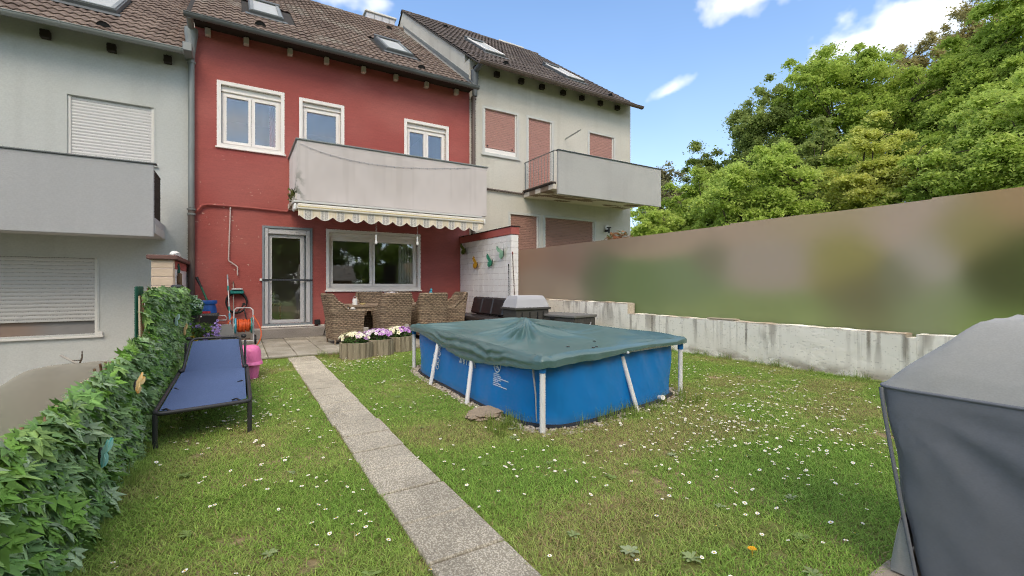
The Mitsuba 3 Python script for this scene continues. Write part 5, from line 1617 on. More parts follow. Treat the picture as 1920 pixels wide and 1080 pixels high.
for cxx, czz, sp, dd, nn_, wz in ((-.30, .50, .05, VIO, 46, .12), (-.42, .43, .035, VIO, 26, .07), (-.52, .58, .06, VIO, 22, .04), (-.68, .58, .07, VIO, 22, .05), (-.60, .42, .10, YEL, 40, .07)):
    for q in range(nn_):
        M = T().translate([cxx + R.normal(0, sp * .6), 8.50 - abs(R.normal(0, .03)), czz + R.normal(0, wz * .7)]) @ T().rotate([1, 0, 0], R.uniform(30, 120)) @ T().rotate([0, 1, 0], R.uniform(-40, 40)) @ T().scale(R.uniform(.014, .02))
        add('flower', dd, None, vf, tw=M)
hd = thing('hydrangea', 'pale green and white hydrangea in a black pot beside the ivy fence', 'plant')
m, c = leaf_cloud(520, .15, .15, .17, .042, [(.10, .24, .07), (.07, .17, .05), (.18, .33, .14)], 25)
add('foliage', moved(m, -.63, 8.75, .90), 'leaf', hd, color=c)
m, c = leaf_cloud(260, .13, .14, .15, .022, [(.45, .62, .50), (.55, .66, .62), (.40, .58, .33)], 26)
add('blooms', moved(m, -.60, 8.70, .93), 'leaf', hd, color=c)
add('pot', lathe([(0, .50), (.11, .50), (.14, .76), (.125, .76), (0, .74)], 20, (-.66, 8.80, 0)), 'black_plastic', hd, smooth=40)
og = thing('orange_bloom', 'orange flower and bark ornament hung on the block pillar', 'ornament')
m, c = leaf_cloud(60, .06, .06, .06, .03, [(.62, .33, .06), (.6, .42, .2)], 31)
add('bloom', moved(m, -.80, 8.9, 1.08), 'leaf', og, color=c)
add('bark', tube([[-.88, 9.8, 1.44], [-.90, 9.85, 1.32], [-.88, 9.9, 1.18]], [.03, .045, .02], 8), 'willow', og, smooth=True)


# ------------------------------------------------------------------ ivy fence
def ivy_leaf(seed):
    r_ = np.random.default_rng(seed)
    o = np.array([(0, 0), (.14, -.12), (.36, -.20), (.34, .02), (.66, .10), (.36, .24), (.66, .58), (.30, .46), (.30, .70), (.13, .66), (0, 1.05), (-.13, .66), (-.30, .70), (-.30, .46), (-.66, .58), (-.36, .24), (-.66, .10), (-.34, .02), (-.36, -.20), (-.14, -.12)], float)
    o *= 1 + r_.uniform(-.08, .08, o.shape)
    o[:, 1] -= .05
    bend = r_.uniform(.1, .28)
    z = -bend * np.abs(o[:, 0]) ** 1.2 - r_.uniform(.1, .3) * (o[:, 1] - .2) ** 2 + r_.normal(0, .02, len(o))
    inn = o * .58 + [0, .14]
    zi = z * .35 + .035 - .05 * np.abs(inn[:, 0])
    mid = np.array([(0, .05, .015), (0, .45, .03), (0, .78, -.03)])
    n = len(o)
    V = np.vstack([np.column_stack([o, z]), np.column_stack([inn, zi]), mid])
    f = []
    for i in range(n):
        j = (i + 1) % n
        f += [[i, j, n + j], [i, n + j, n + i]]
        yv = (inn[i, 1] + inn[j, 1]) / 2
        f.append([n + i, n + j, 2 * n if yv < .28 else 2 * n + 1 if yv < .58 else 2 * n + 2])
    f += [[n + 8, 2 * n + 1, 2 * n + 2], [n + 12, 2 * n + 2, 2 * n + 1], [n + 3, 2 * n, 2 * n + 1], [n + 17, 2 * n + 1, 2 * n]]
    g = np.array([[(.165, .265, .105), (.20, .30, .145), (.125, .24, .065), (.25, .335, .20), (.15, .29, .052), (.11, .20, .075), (.19, .30, .09)][seed % 7]]) * r_.uniform(.85, 1.15)
    c = np.repeat(g, len(V), 0)
    c[n:2 * n] *= .86
    c[2 * n:] *= 1.45
    c[:n] *= 1.1
    return tm(V, f), c


LV = [ivy_leaf(s) for s in range(14)]
LVD = [mikit.ply(m, 'ivy', smooth=True, color=c) for m, c in LV]


def fence(name, label, y0, y1, topf, zb, dens, nsingle, seed, lsize=.10):
    r_ = np.random.default_rng(seed)
    t = thing(name, label, 'fence')
    y = y0 - .3
    k = 0
    while y < y1 + .2:                                  # crossed willow rods
        for sgn in (-1, 1):
            if y0 <= y <= y1:
                h = topf(y)
                run = np.clip(y + .34 * sgn, y0 - .02, y1 + .02) - y
                a, b = np.array([-.705 + .012 * sgn, y, .02]), np.array([-.725 + .012 * sgn, y + run, h + r_.uniform(-.03, .035)])
                m_ = (a + b) / 2 + [r_.normal(0, .006), r_.normal(0, .012), 0]
                add('rod', tube([a, m_, b], [.009, .008, .007], 6), 'willow' if r_.random() < .65 else 'willow_pale', t, smooth=True)
        y += .13
    for h in (.12, .55):
        ys = np.linspace(y0, y1, 30)
        add('wire', tube(np.stack([ys * 0 - .755, ys, [topf(v) * h + .05 for v in ys]], 1), .006, 6), 'green_sheet', t, smooth=True)
    area = (y1 - y0) * .9
    N = int(area * dens)
    L = []
    for q in range(N):
        yy = r_.uniform(y0, y1)
        h = topf(yy)
        zq = zb + (h - zb + .035) * r_.uniform(0, 1) ** .88
        depth = r_.uniform(0, 1)
        sp = .03 + .075 * max(0, 1 - zq / max(h, .1)) ** 1.2
        x_ = -.715 + sp * depth
        # a leaf hangs with its tip out and down, its face up and outwards
        tip = np.array([r_.uniform(.2, .95), r_.normal(0, .55) - .2, -r_.uniform(.05, .95)])
        tip /= np.linalg.norm(tip)
        nrm = np.array([r_.uniform(.3, .9), r_.normal(0, .5), r_.uniform(.2, 1.)])
        nrm -= tip * (nrm @ tip)
        nrm /= np.linalg.norm(nrm)
        xa = np.cross(tip, nrm)
        s = lsize * r_.uniform(.55, 1.3)
        M = np.eye(4)
        M[:3, 0], M[:3, 1], M[:3, 2], M[:3, 3] = xa * s, tip * s, nrm * s, (x_, yy, zq)
        L.append((yy - .8 * depth, M, int(r_.integers(0, 14))))
    L.sort(key=lambda a_: a_[0])
    rest = {}
    for q, (_, M, kd) in enumerate(L):
        if q < nsingle:
            add('leaf', LVD[kd], None, t, tw=T(M.tolist()))
        else:
            rest.setdefault(kd, []).append(M)
    vs, fs, cs, o = [], [], [], 0
    for kd, ms_ in rest.items():
        m, c = LV[kd]
        for M in ms_:
            vs.append(m.vertices @ M[:3, :3].T + M[:3, 3])
            fs.append(m.faces + o)
            cs.append(c * r_.uniform(.8, 1.2))
            o += len(m.vertices)
    if vs:
        add('small_leaves', tm(np.vstack(vs), np.vstack(fs)), 'ivy', t, smooth=True, color=np.vstack(cs), kind='stuff')
    return t


low_top = lambda y: .70 + .035 * math.sin(y * 1.7) + .05 * max(0, (y - 4.2)) - .03 * max(0, 2.6 - y)
fence('ivy_fence', 'low artificial ivy fence on crossed willow rods along the left edge of the lawn', .6, 5.03, low_top, .0, 500, 300, 5, .108)
fence('tall_ivy_fence', 'taller artificial ivy fence beyond the low one, beside the blue lounger', 5.04, 8.62, lambda y: 1.17 + .02 * math.sin(y * 2.3), .0, 600, 300, 8, .096)
add('green_board', cb(-.82, -.795, 5.34, 5.66, .0, 1.235, .01), 'green_sheet', label='dark green board behind the end of the tall ivy fence', cat='board')
butterfly((-.60, 3.86, .58), .075, .075, ((.62, .48, .25), (.60, .24, .02)), 'yellow and orange butterfly on the ivy fence', .5, 'y', .9, 'butterflies on the ivy fence')
butterfly((-.60, 2.97, .40), .07, .08, ((.25, .50, .46), (.04, .34, .36)), 'turquoise and white butterfly on the ivy fence nearest the camera', .15, 'y', .9, 'butterflies on the ivy fence')
butterfly((-.60, 6.0, .86), .075, .075, ((.35, .50, .46), (.20, .36, .32)), 'pale teal butterfly on the tall ivy fence', .1, 'y', .9, 'butterflies on the ivy fence')
butterfly((-.60, 6.9, .68), .07, .085, ((.60, .42, .22), (.50, .30, .10)), 'sand coloured butterfly on the tall ivy fence', .2, 'y', .9, 'butterflies on the ivy fence')

# ------------------------------------------------------------------ the neighbour's side, left
xx, yy = np.meshgrid(np.linspace(-4.6, -1.0, 50), np.linspace(6.6, 8.8, 30), indexing='ij')
hh = -.8 + 1.0 * np.exp(-((xx + 1.35) / 1.05) ** 4 * .55) * np.exp(-((yy - 7.9) / .75) ** 4)
hh += .30 * np.exp(-((xx + 3.0) / .95) ** 4) * np.exp(-((yy - 7.8) / .7) ** 4)
hh += .07 * (meshkit.fbm(np.stack([xx, yy, xx * 0], -1) * 2.1, 3, 6) - .5) + .022 * np.abs(np.sin(xx * 5 + yy * 3 + 4 * meshkit.fbm(np.stack([xx, yy, xx * 0], -1) * 1.2, 2, 8)))
add('stand_in_heap', grid(np.stack([xx, yy, hh], -1)), 'tarp_olive', smooth=True, label='olive grey tarpaulin heap standing in for indistinct things in the neighbouring garden on the left', cat='tarpaulin')  # mound standing in for indistinct things next door
bs = thing('dead_branch', 'dead forked branch sticking out of the tarpaulin heap on the left', 'branch')
add('stem', tube([[-1.72, 8.3, .05], [-2.0, 8.6, .18], [-2.15, 8.75, .25]], [.018, .016, .012], 8), 'post_wood', bs, smooth=True)
add('twig', tube([[-1.9, 8.5, .13], [-1.88, 8.55, .22], [-1.89, 8.6, .31]], [.012, .01, .007], 7), 'bark', bs, smooth=True)
add('twig', tube([[-1.89, 8.52, .19], [-1.97, 8.5, .20]], [.008, .005], 6), 'bark', bs, smooth=True)

# ------------------------------------------------------------------ lawn: blades, daisies, weeds
G = np.random.default_rng(2024)


def free(x, y):
    """Where grass can grow."""
    ok = (x > -.80) & (x < 6.97) & (y < 8.44)
    edge = .014 * (meshkit.fbm(np.stack([x * 0 + 3, y * 5, x * 0], -1), 3, 6) - .5) * 4
    ok &= ~((x > .722 + edge) & (x < 1.085 + edge * .8 + .035 * np.clip((y - 5) / 3.4, 0, 1)) & (y < 8.44))
    q = np.stack([x, y], -1) - PO
    M_ = np.linalg.inv(np.stack([eu, ev], 1))
    uv = q @ M_.T
    mx = np.maximum(np.abs(uv[..., 0]), 1e-9)
    rr_ = np.hypot(uv[..., 0], uv[..., 1])
    lim = liner_r(uv[..., 0] / np.maximum(rr_, 1e-9), uv[..., 1] / np.maximum(rr_, 1e-9), 0.)
    ring_ = .05 * meshkit.noise(np.stack([x * 5, y * 5, x * 0], -1), 3)
    ok &= ~(rr_ < lim * (1.035 + ring_ * np.where(uv[..., 1] < -.9, .8, 1.4)))
    ok &= ~((x > 2.28) & (y < .84) & (x < 3.42))
    ok &= ~((x > 1.62) & (x < 1.5) )
    for cx_, cy_ in ((1.72, 7.98), (2.14, 8.16), (2.60, 8.42)):
        ok &= ((x - cx_) ** 2 + (y - cy_) ** 2) > .27 ** 2
    return ok


def in_view(x, y, zmax=.1):
    a, d_ = x * math.cos(HEAD) - y * math.sin(HEAD), x * math.sin(HEAD) + y * math.cos(HEAD)
    return (d_ > .9) & (np.abs(a) < d_ * 1.30 + .35)


def blades(N, y0, y1, wide, tall, seg2, seed):
    r_ = np.random.default_rng(seed)
    x, y = r_.uniform(-.8, 7, N), r_.uniform(y0, y1, N)
    k = free(x, y) & in_view(x, y)
    P3 = np.stack([x, y, x * 0], -1)
    dry = meshkit.fbm(P3 * 1.15 + 5, 4, 1)
    clump = meshkit.fbm(P3 * 7, 3, 2)
    k &= (clump > .20 + r_.uniform(0, .12, N)) | (dry < .5)
    x, y, dry, clump = x[k], y[k], dry[k], clump[k]
    n = len(x)
    near_edge = np.exp(-((x + .66) / .10) ** 2) + np.exp(-((x - 6.93) / .06) ** 2)
    h = .72 * tall * r_.uniform(.45, 1.25, n) * (.6 + .9 * clump) * (1 + .9 * near_edge)
    a = r_.uniform(0, 2 * np.pi, n)
    lean = r_.uniform(.4, 2.2, n) * h
    w = wide * r_.uniform(.6, 1.3, n)
    dx, dy = np.cos(a), np.sin(a)
    b = a + np.pi / 2 + r_.normal(0, .4, n)
    wx, wy = np.cos(b) * w / 2, np.sin(b) * w / 2
    base = np.stack([x, y, x * 0 - .004], 1)
    Wd = np.stack([wx, wy, wx * 0], 1)
    tip = base + np.stack([dx * lean, dy * lean, h], 1)
    g = np.array([[.31, .47, .105]])
    g2 = np.array([[.41, .50, .15]])
    br_ = np.array([[.42, .34, .18]])
    t_ = np.clip((dry - .46) / .2 + r_.normal(0, .16, n), 0, 1)[:, None]
    c = g * (1 - t_) + g2 * t_
    d2 = ((r_.random(n) < .05 + .38 * np.clip((dry - .57) / .12, 0, 1)) * 1.0)[:, None]
    c = c * (1 - d2) + br_ * d2
    lush = np.clip((.43 - dry) / .1, 0, 1)[:, None]
    c = c * (1 - .45 * lush) + np.array([[.25, .43, .09]]) * .45 * lush
    c = c * r_.uniform(.65, 1.35, (n, 1))
    if seg2:
        midp = base + np.stack([dx * lean * .35, dy * lean * .35, h * .6], 1)
        V = np.stack([base - Wd, base + Wd, midp - Wd * .8, midp + Wd * .8, tip], 1).reshape(-1, 3)
        F_ = (np.array([[0, 1, 3], [0, 3, 2], [2, 3, 4]])[None] + 5 * np.arange(n)[:, None, None]).reshape(-1, 3)
        return V, F_, np.repeat(c, 5, 0)
    V = np.stack([base - Wd, base + Wd, tip], 1).reshape(-1, 3)
    F_ = (np.array([[0, 1, 2]])[None] + 3 * np.arange(n)[:, None, None]).reshape(-1, 3)
    return V, F_, np.repeat(c, 3, 0)


parts_ = [blades(280000, .75, 3.2, .0042, .034, True, 1), blades(200000, 3.2, 5.2, .0055, .033, False, 2), blades(210000, 5.2, 8.45, .008, .032, False, 3)]
vs, fs, cs, o = [], [], [], 0
for V, F_, c in parts_:
    vs.append(V), fs.append(F_ + o), cs.append(c)
    o += len(V)
# taller tufts where the mower does not reach: by the pool, the fence, the wall
r_ = np.random.default_rng(9)
tv, tf, tc = [], [], []
spots = [(x, y) for x, y in zip(r_.uniform(-.72, -.55, 60), r_.uniform(1.4, 8.2, 60))] + [(x, y) for x, y in zip(r_.uniform(2.3, 4.4, 46), r_.uniform(2.98, 3.35, 46)) if y < 3.02 + .16 * (x - 2.1)] + [(6.95, y) for y in r_.uniform(1.8, 8, 40)] + [(x, y) for x, y in zip(r_.uniform(1.2, 1.5, 8), r_.uniform(8.1, 8.42, 8))] + [(x, y) for x, y in zip(r_.uniform(1.8, 2.3, 14), r_.uniform(3.2, 3.6, 14))]
for (x, y) in spots:
    for q in range(22):
        h, a, l_ = r_.uniform(.05, .16), r_.uniform(0, 6.28), r_.uniform(.01, .07)
        b = np.array([x + r_.normal(0, .025), y + r_.normal(0, .025), 0])
        w_ = np.array([-math.sin(a), math.cos(a), 0]) * .003
        tp_ = b + [math.cos(a) * l_, math.sin(a) * l_, h]
        i0 = len(tv)
        tv += [b - w_, b + w_, tp_]
        tf.append([i0, i0 + 1, i0 + 2])
        tc += [np.array((.22, .30, .07)) * r_.uniform(.7, 1.4)] * 3
vs.append(np.array(tv)), fs.append(np.array(tf) + o), cs.append(np.array(tc))
add('grass', tm(np.vstack(vs), np.vstack(fs)), 'blade', color=np.vstack(cs), label='short patchy lawn grass with dry spots between fence and wall', cat='grass', kind='stuff')


def daisy(seed):
    r_ = np.random.default_rng(seed)
    n = 14
    V, F_, C_ = [], [], []
    for i in range(n):
        a = 2 * np.pi * i / n + r_.uniform(-.1, .1)
        L = r_.uniform(.0105, .0135)
        d_ = np.array([math.cos(a), math.sin(a), 0])
        w_ = np.array([-math.sin(a), math.cos(a), 0]) * .0028
        z = np.array([0, 0, 1.])
        i0 = len(V)
        V += [d_ * .003, d_ * L * .7 - w_ + z * .0015, d_ * L + z * .001, d_ * L * .7 + w_ + z * .0015]
        F_ += [[i0, i0 + 1, i0 + 2], [i0, i0 + 2, i0 + 3]]
        C_ += [(.84, .83, .80)] * 4
    dm = lathe([(0, .004), (.0025, .0035), (.0036, .001)], 8)
    F_ += (dm.faces + len(V)).tolist()
    C_ += [(.72, .48, .05)] * len(dm.vertices)
    V = V + list(dm.vertices)
    s = tube([[0, 0, 0], [.002, 0, -.03]], .0011, 4)
    F_ += (s.faces + len(V)).tolist()
    C_ += [(.12, .2, .05)] * len(s.vertices)
    V = V + list(s.vertices)
    return tm(np.array(V), F_), np.array(C_)


DS = [daisy(i) for i in range(5)]
DSD = [mikit.ply(m, 'petal', smooth=False, color=c) for m, c in DS]
cand, r_ = [], np.random.default_rng(31)
CL = [(.05, 4.75, .22, 26), (.0, 5.4, .35, 22), (.25, 6.5, .35, 20), (.30, 7.6, .25, 10), (1.55, 6.9, .35, 40), (1.7, 7.4, .3, 26), (1.45, 5.6, .3, 14), (1.5, 4.4, .3, 12),
      (5.1, 4.3, .45, 46), (4.9, 5.0, .45, 44), (5.6, 3.4, .5, 40), (4.3, 2.6, .55, 70), (3.5, 2.45, .4, 44), (5.0, 2.4, .6, 46), (3.9, 1.9, .4, 26), (2.9, 2.3, .35, 16), (5.9, 5.3, .4, 26), (3.3, 1.7, .5, 16), (2.5, 1.6, .5, 9), (1.6, 2.6, .3, 8), (6.2, 6.6, .4, 14), (2.0, 1.9, .3, 6)]
for cx_, cy_, s_, n_ in CL:
    for q in range(int(n_ * 2.6)):
        cand.append((cx_ + r_.normal(0, s_), cy_ + r_.normal(0, s_ * .8)))
for q in range(650):
    cand.append((r_.uniform(-.55, 6.8), r_.uniform(1.0, 8.3)))
for q in range(46):
    cand.append((r_.uniform(-.5, .68), r_.uniform(1.8, 4.6)))
cand = np.array(cand)
cand = cand[free(cand[:, 0], cand[:, 1]) & in_view(cand[:, 0], cand[:, 1]) & ~((cand[:, 0] < -.50) & (cand[:, 1] < 4))]
cand = cand[np.argsort(np.hypot(cand[:, 0], cand[:, 1]))]
rest = []
for i, (x, y) in enumerate(cand):
    s = r_.uniform(.72, 1.15)
    M = T().translate([x, y, r_.uniform(.026, .042)]) @ T().rotate([0, 0, 1], r_.uniform(0, 360)) @ T().rotate([0, 1, 0], r_.uniform(-28, 28)) @ T().scale(s)
    if i < 300:
        add('daisy', DSD[i % 5], None, tw=M, label='small white daisy with yellow centre growing in the lawn', cat='daisy', group='daisies scattered over the lawn')
    else:
        m, c = DS[i % 5]
        rest.append((m, c, np.array(M.matrix)))
vs, fs, cs, o = [], [], [], 0
for m, c, M in rest:
    vs.append(m.vertices @ M[:3, :3].T + M[:3, 3]), fs.append(m.faces + o), cs.append(c)
    o += len(m.vertices)
add('far_daisies', tm(np.vstack(vs), np.vstack(fs)), 'petal', color=np.vstack(cs), label='white daisies dotted over the far part of the lawn', cat='daisies', kind='stuff')
dd_ = add('dandelion', DSD[0], None, tw=T().translate([1.98, 1.42, .03]) @ T().scale(1.5), label='yellow dandelion flower in the near right of the lawn', cat='flower')
m, c = DS[1]
scene[dd_] = mikit.ply(m, 'petal', color=np.tile([[.72, .38, .03]], (len(c), 1)))
scene[dd_]['to_world'] = T().translate([2.02, 1.20, .035]) @ T().scale(1.7)


def rosette(seed):
    r_ = np.random.default_rng(seed)
    V, F_, C_ = [], [], []
    for q in range(r_.integers(7, 12)):
        a, L, w_ = q * 2.4 + r_.uniform(-.3, .3), r_.uniform(.06, .12), r_.uniform(.016, .03)
        d_, t_ = np.array([math.cos(a), math.sin(a), 0]), np.array([-math.sin(a), math.cos(a), 0])
        up = r_.uniform(.1, .5)
        i0 = len(V)
        for k, (f_, ww) in enumerate(((.0, .15), (.35, .8), (.7, 1.), (1., .1))):
            p_ = d_ * L * f_ + np.array([0, 0, .02 + L * up * math.sin(f_ * 2.2)])
            V += [p_ - t_ * w_ * ww, p_ + t_ * w_ * ww]
        for k in range(3):
            F_ += [[i0 + 2 * k, i0 + 2 * k + 1, i0 + 2 * k + 3], [i0 + 2 * k, i0 + 2 * k + 3, i0 + 2 * k + 2]]
        C_ += [np.array([(.28, .38, .13), (.34, .42, .20), (.38, .44, .26)][seed % 3]) * r_.uniform(.8, 1.2)] * 8
    return tm(np.array(V), F_), np.array(C_)


RSD = [mikit.ply(m, 'blade', smooth=True, color=c) for m, c in (rosette(i) for i in range(6))]
for i, (x, y, s) in enumerate([(.48, 1.95, 1.1), (.62, 1.75, .9), (-.15, 1.95, 1.3), (-.22, 2.75, 1.), (.12, 2.35, 1.), (.3, 3.3, .8), (-.3, 3.6, 1.1), (1.42, 1.75, 1.1), (1.55, 1.5, 1.3), (2.05, 2.15, 1.2), (1.75, 1.32, 1.2), (2.3, 1.55, 1.), (1.45, 2.75, 1.), (1.85, 2.55, .8), (2.7, 2.2, 1.), (3.15, 1.9, 1.), (1.9, 3.1, 1.1), (2.0, 3.3, 1.2), (.4, 4.6, .9), (-.05, 5.0, 1.), (.35, 5.6, 1.), (1.35, 3.75, .9), (1.5, 4.9, 1.), (3.7, 2.2, 1.), (4.6, 2.9, 1.), (.15, 1.7, 1.2), (-.3, 2.2, 1.), (2.35, 1.15, 1.2), (2.1, .98, 1.1), (2.75, 1.4, 1.)]):
    add('lawn_weed', RSD[i % 6], None, tw=T().translate([x, y, 0]) @ T().rotate([0, 0, 1], i * 67.0) @ T().scale([s * .36, s * .36, s * .35]), label='flat broad leaved weed rosette growing in the lawn', cat='weed', group='weeds in the lawn')


# ------------------------------------------------------------------ trees
def tree(name, label, x, y, z0, H, Rx, Rz, cols, nclump, per, leaf, seed, low=.30, flat=.45, spread=1.0, group=None, trunk=.16, open_=0.0, rc=None, lean=(0, 0), fine=3.1):
    per, leaf = int(per * fine), leaf * .64
    r_ = np.random.default_rng(seed)
    t = thing(name, label, 'tree', group)
    top = z0 + H
    cz = top - Rz
    # clump centres through the crown, more near its surface, in layers
    P_, tries = [], 0
    while len(P_) < nclump:
        q = r_.normal(0, 1, 3)
        q /= np.linalg.norm(q)
        rad = r_.uniform(.12, 1) ** .5
        lump = .72 + .56 * meshkit.noise(np.array([q * 2.2 + seed]), seed)[0]
        p = q * rad * lump * [Rx, Rx, Rz]
        if p[2] < -Rz * .95:
            continue
        if open_ and meshkit.noise(np.array([p * .9 + seed]), seed + 2)[0] < open_:
            continue
        P_.append(p + [x + lean[0] * (p[2] / Rz + 1), y + lean[1] * (p[2] / Rz + 1), cz])
    P_ = np.array(P_)
    # limbs
    br_ = []
    base = np.array([x, y, z0])
    fork = base + [r_.normal(0, .2), r_.normal(0, .2), H * low]
    br_.append(tube([base, base * .5 + fork * .5 + r_.normal(0, .08, 3), fork], [trunk * 1.25, trunk, trunk * .85], 8))
    nl = 7
    ends = P_[r_.choice(len(P_), nl, replace=False)]
    nodes = [fork]
    for e in ends:
        m1 = fork + (e - fork) * .45 + [r_.normal(0, .3), r_.normal(0, .3), .35 + r_.normal(0, .2)]
        m2 = fork + (e - fork) * .75 + r_.normal(0, .25, 3)
        br_.append(tube([fork, m1, m2, e], [trunk * .6, trunk * .42, trunk * .26, trunk * .1], 6))
        nodes += [m1, m2, e, (fork + m1) / 2, (m1 + m2) / 2]
    nodes = np.array(nodes)
    for p in P_[::2]:
        j = np.argmin(np.linalg.norm(nodes - p, axis=1) + np.maximum(0, nodes[:, 2] - p[2]) * 1.0)
        a = nodes[j]
        br_.append(tube([a, (a + p) / 2 + r_.normal(0, .12, 3), p], [trunk * .16, trunk * .10, trunk * .04], 4, cap=False))
    add('trunk', join(br_), 'bark', t, smooth=True)
    # leaves
    rc = rc or .50 * spread * (Rx * Rx * Rz / nclump) ** (1 / 3) * 1.9
    n = nclump * per
    ci = np.repeat(np.arange(nclump), per)
    g = r_.normal(0, 1, (n, 3)) * r_.uniform(.3, 1, (n, 1))
    csz = r_.uniform(.6, 1.35, nclump)[ci][:, None]
    C0 = P_[ci] + g * rc * csz * [.66, .66, .66 * flat]
    C0[:, 2] -= .12 * rc * (g[:, 0] ** 2 + g[:, 1] ** 2)
    nrm = r_.normal(0, .55, (n, 3)) + [0, 0, .8]
    nrm /= np.linalg.norm(nrm, axis=1, keepdims=True)
    tt_ = np.cross(nrm, r_.normal(0, 1, (n, 3)))
    tt_ /= np.linalg.norm(tt_, axis=1, keepdims=True) + 1e-9
    bb = np.cross(nrm, tt_)
    s = leaf * r_.uniform(.55, 1.35, (n, 1))
    V = np.stack([C0 - tt_ * s, C0 + bb * s * .62 + tt_ * s * .5, C0 - bb * s * .62 + tt_ * s * .5], 1).reshape(-1, 3)
    F_ = np.arange(3 * n).reshape(-1, 3)
    cols = np.asarray(cols, float)
    wv = r_.uniform(0, 1, nclump)[ci][:, None]
    c = cols[0] * (1 - wv) + cols[1] * wv
    c = c * r_.uniform(.72, 1.28, (n, 1))
    add('crown', tm(V, F_), 'leaf', t, color=np.repeat(c, 3, 0))


def polar(px, dist):
    """A bearing given as the tangent to the right of the viewing direction, and a distance ahead, as a place on the ground."""
    return dist * (math.cos(HEAD) * px + math.sin(HEAD)), dist * (-math.sin(HEAD) * px + math.cos(HEAD))


MID, YEL_, DK, BR, LT = ((.37, .48, .09), (.50, .61, .14)), ((.60, .64, .16), (.72, .73, .23)), ((.30, .37, .11), (.40, .47, .15)), ((.42, .37, .16), (.52, .47, .22)), ((.45, .57, .12), (.57, .67, .18))
TR = [  # label, bearing, distance, height, crown radius, crown half height, colours, clumps, leaves, leaf size, openness, leaf flatness
    ('bright green maple in front, left of the yellow green tree', .545, 24, 9.3, 2.9, 4.1, LT, 230, 150, .15, .0, .42),
    ('yellow green tree in the middle of the row above the screen', .815, 23, 9.9, 2.5, 3.9, YEL_, 190, 130, .14, .30, .40),
    ('large bright green tree at the right edge, in front', 1.13, 17.5, 9.6, 2.7, 4.6, LT, 300, 170, .14, .0, .42),
    ('full green tree between the yellow green one and the right edge', .965, 20, 8.4, 2.2, 3.9, MID, 230, 150, .13, .0, .42),
    ('spreading oak with dark forking limbs on the skyline', .735, 33, 18.0, 4.6, 5.8, MID, 340, 95, .19, .34, .5),
    ('dark olive tree at the left end of the high skyline', .57, 36, 16.6, 2.9, 4.6, DK, 260, 75, .19, .38, .7),
    ('tall bronze leaved tree right of the spreading oak', .895, 36, 18.6, 2.4, 5.6, BR, 330, 48, .18, .36, .9),
    ('tallest bronze tree behind the right hand crowns', 1.03, 35, 20.8, 2.6, 5.0, BR, 330, 48, .18, .34, .9),
    ('big dark green tree on the right skyline', 1.02, 27, 15.6, 3.4, 5.6, MID, 300, 160, .17, .10, .42),
    ('tall green tree at the right top corner', 1.17, 24, 17.2, 3.3, 6.2, MID, 300, 170, .16, .08, .42),
    ('green tree low on the skyline right of the pale balcony', .40, 33, 9.6, 2.6, 4.2, MID, 180, 130, .18, .0, .45),
    ('thin grey brown tree far behind the pale balcony', .335, 40, 12.0, 2.1, 4.2, ((.28, .26, .15), (.36, .36, .18)), 260, 36, .17, .40, .9),
    ('rounded green tree beside the corner of the white house', .31, 29, 7.4, 2.3, 3.4, LT, 170, 130, .17, .0, .45),
    ('bushy mid green tree under the dark olive tree', .475, 28, 8.8, 2.0, 3.9, MID, 190, 140, .16, .0, .42),
    ('dense tree filling the gap behind the yellow green tree', .74, 27.5, 10.2, 2.7, 4.6, MID, 230, 150, .16, .0, .42),
    ('shaded tree behind the bright maple', .645, 29, 11.2, 2.2, 4.6, DK, 180, 130, .17, .12, .45),
    ('green tree behind the right hand bright tree', 1.06, 22, 12.0, 2.6, 5.0, MID, 230, 150, .15, .0, .42),
    ('far mixed tree on the low skyline', .44, 40, 13.4, 2.5, 4.6, ((.25, .33, .08), (.34, .4, .11)), 150, 100, .19, .35, .5)]
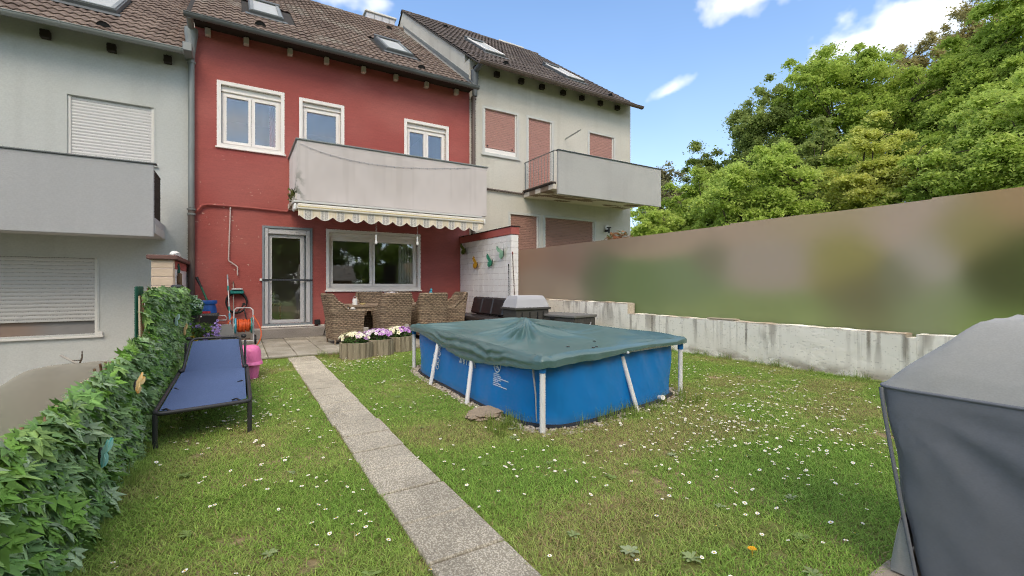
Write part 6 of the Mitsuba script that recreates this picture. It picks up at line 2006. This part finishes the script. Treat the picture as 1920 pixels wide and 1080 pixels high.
for i, (lab, bear, dist, H, Rx, Rz, cols, nc, per, leaf, op, fl) in enumerate(TR):
    X_, Y_ = polar(bear, dist)
    z0 = -.8 + 3.4 * min(1, max(0, (X_ - 18) / 30)) ** 1.3 - .3
    tree('broadleaf_tree', lab, X_, Y_, z0, H, Rx, Rz, cols, nc, per, leaf, 100 + i, flat=fl, open_=op, group='trees beyond the privacy screen', trunk=.2 if i != 4 else .32)
# reddish shrub by the corner of the white house
sx_, sy_ = 8.0, 8.35
sh = thing('red_leaf_shrub', 'shrub with copper red young leaves reaching over the left end of the stand-in screen', 'shrub')
m, c = leaf_cloud(1100, .42, .62, .62, .06, [(.34, .12, .06), (.42, .22, .12), (.16, .17, .05), (.30, .16, .06)], 61)
add('foliage', moved(m, sx_, sy_ - .2, 1.98), 'leaf', sh, color=c)
add('stem', join([tube([[sx_, sy_ - .2, .5], [sx_ + .1 * q, sy_ - .3 + .12 * q, 1.9 + .1 * q]], [.03, .012], 6) for q in (-2, -1, 0, 1, 2)]), 'bark', sh, smooth=True)

# ------------------------------------------------------------------ what the panes mirror: the end of the garden behind the camera
for i, (x, y, H, Rx) in enumerate(((-6.5, -13, 8.5, 3.0), (-1.5, -15, 9.0, 3.2), (4, -14, 8.2, 3.0), (9.5, -13, 8.8, 3.1), (-12, -12, 8.2, 3.2), (14, -9, 8.5, 2.8))):
    tree('garden_tree', ['tree', 'second tree', 'third tree', 'fourth tree', 'fifth tree', 'sixth tree'][i] + ' from the left in the row at the garden end behind the camera', x, y, -.8, H + .8, Rx + .3, 4.6, MID if i % 2 else DK, 150, 120, .27, 300 + i, low=.22, group='trees at the garden end', fine=1.3)
sd = thing('garden_shed', 'brown wooden shed at the garden end behind the camera', 'shed')
add('wall', cb(3.4, 6.2, -8.6, -6.4, -.79, 1.55, .01), 'shed_wood', sd)
m = yz(Polygon([(-8.9, 1.5), (-6.1, 1.5), (-7.5, 2.5)]), 3.2, 6.4)
add('roof', m, 'wall_cap', sd)
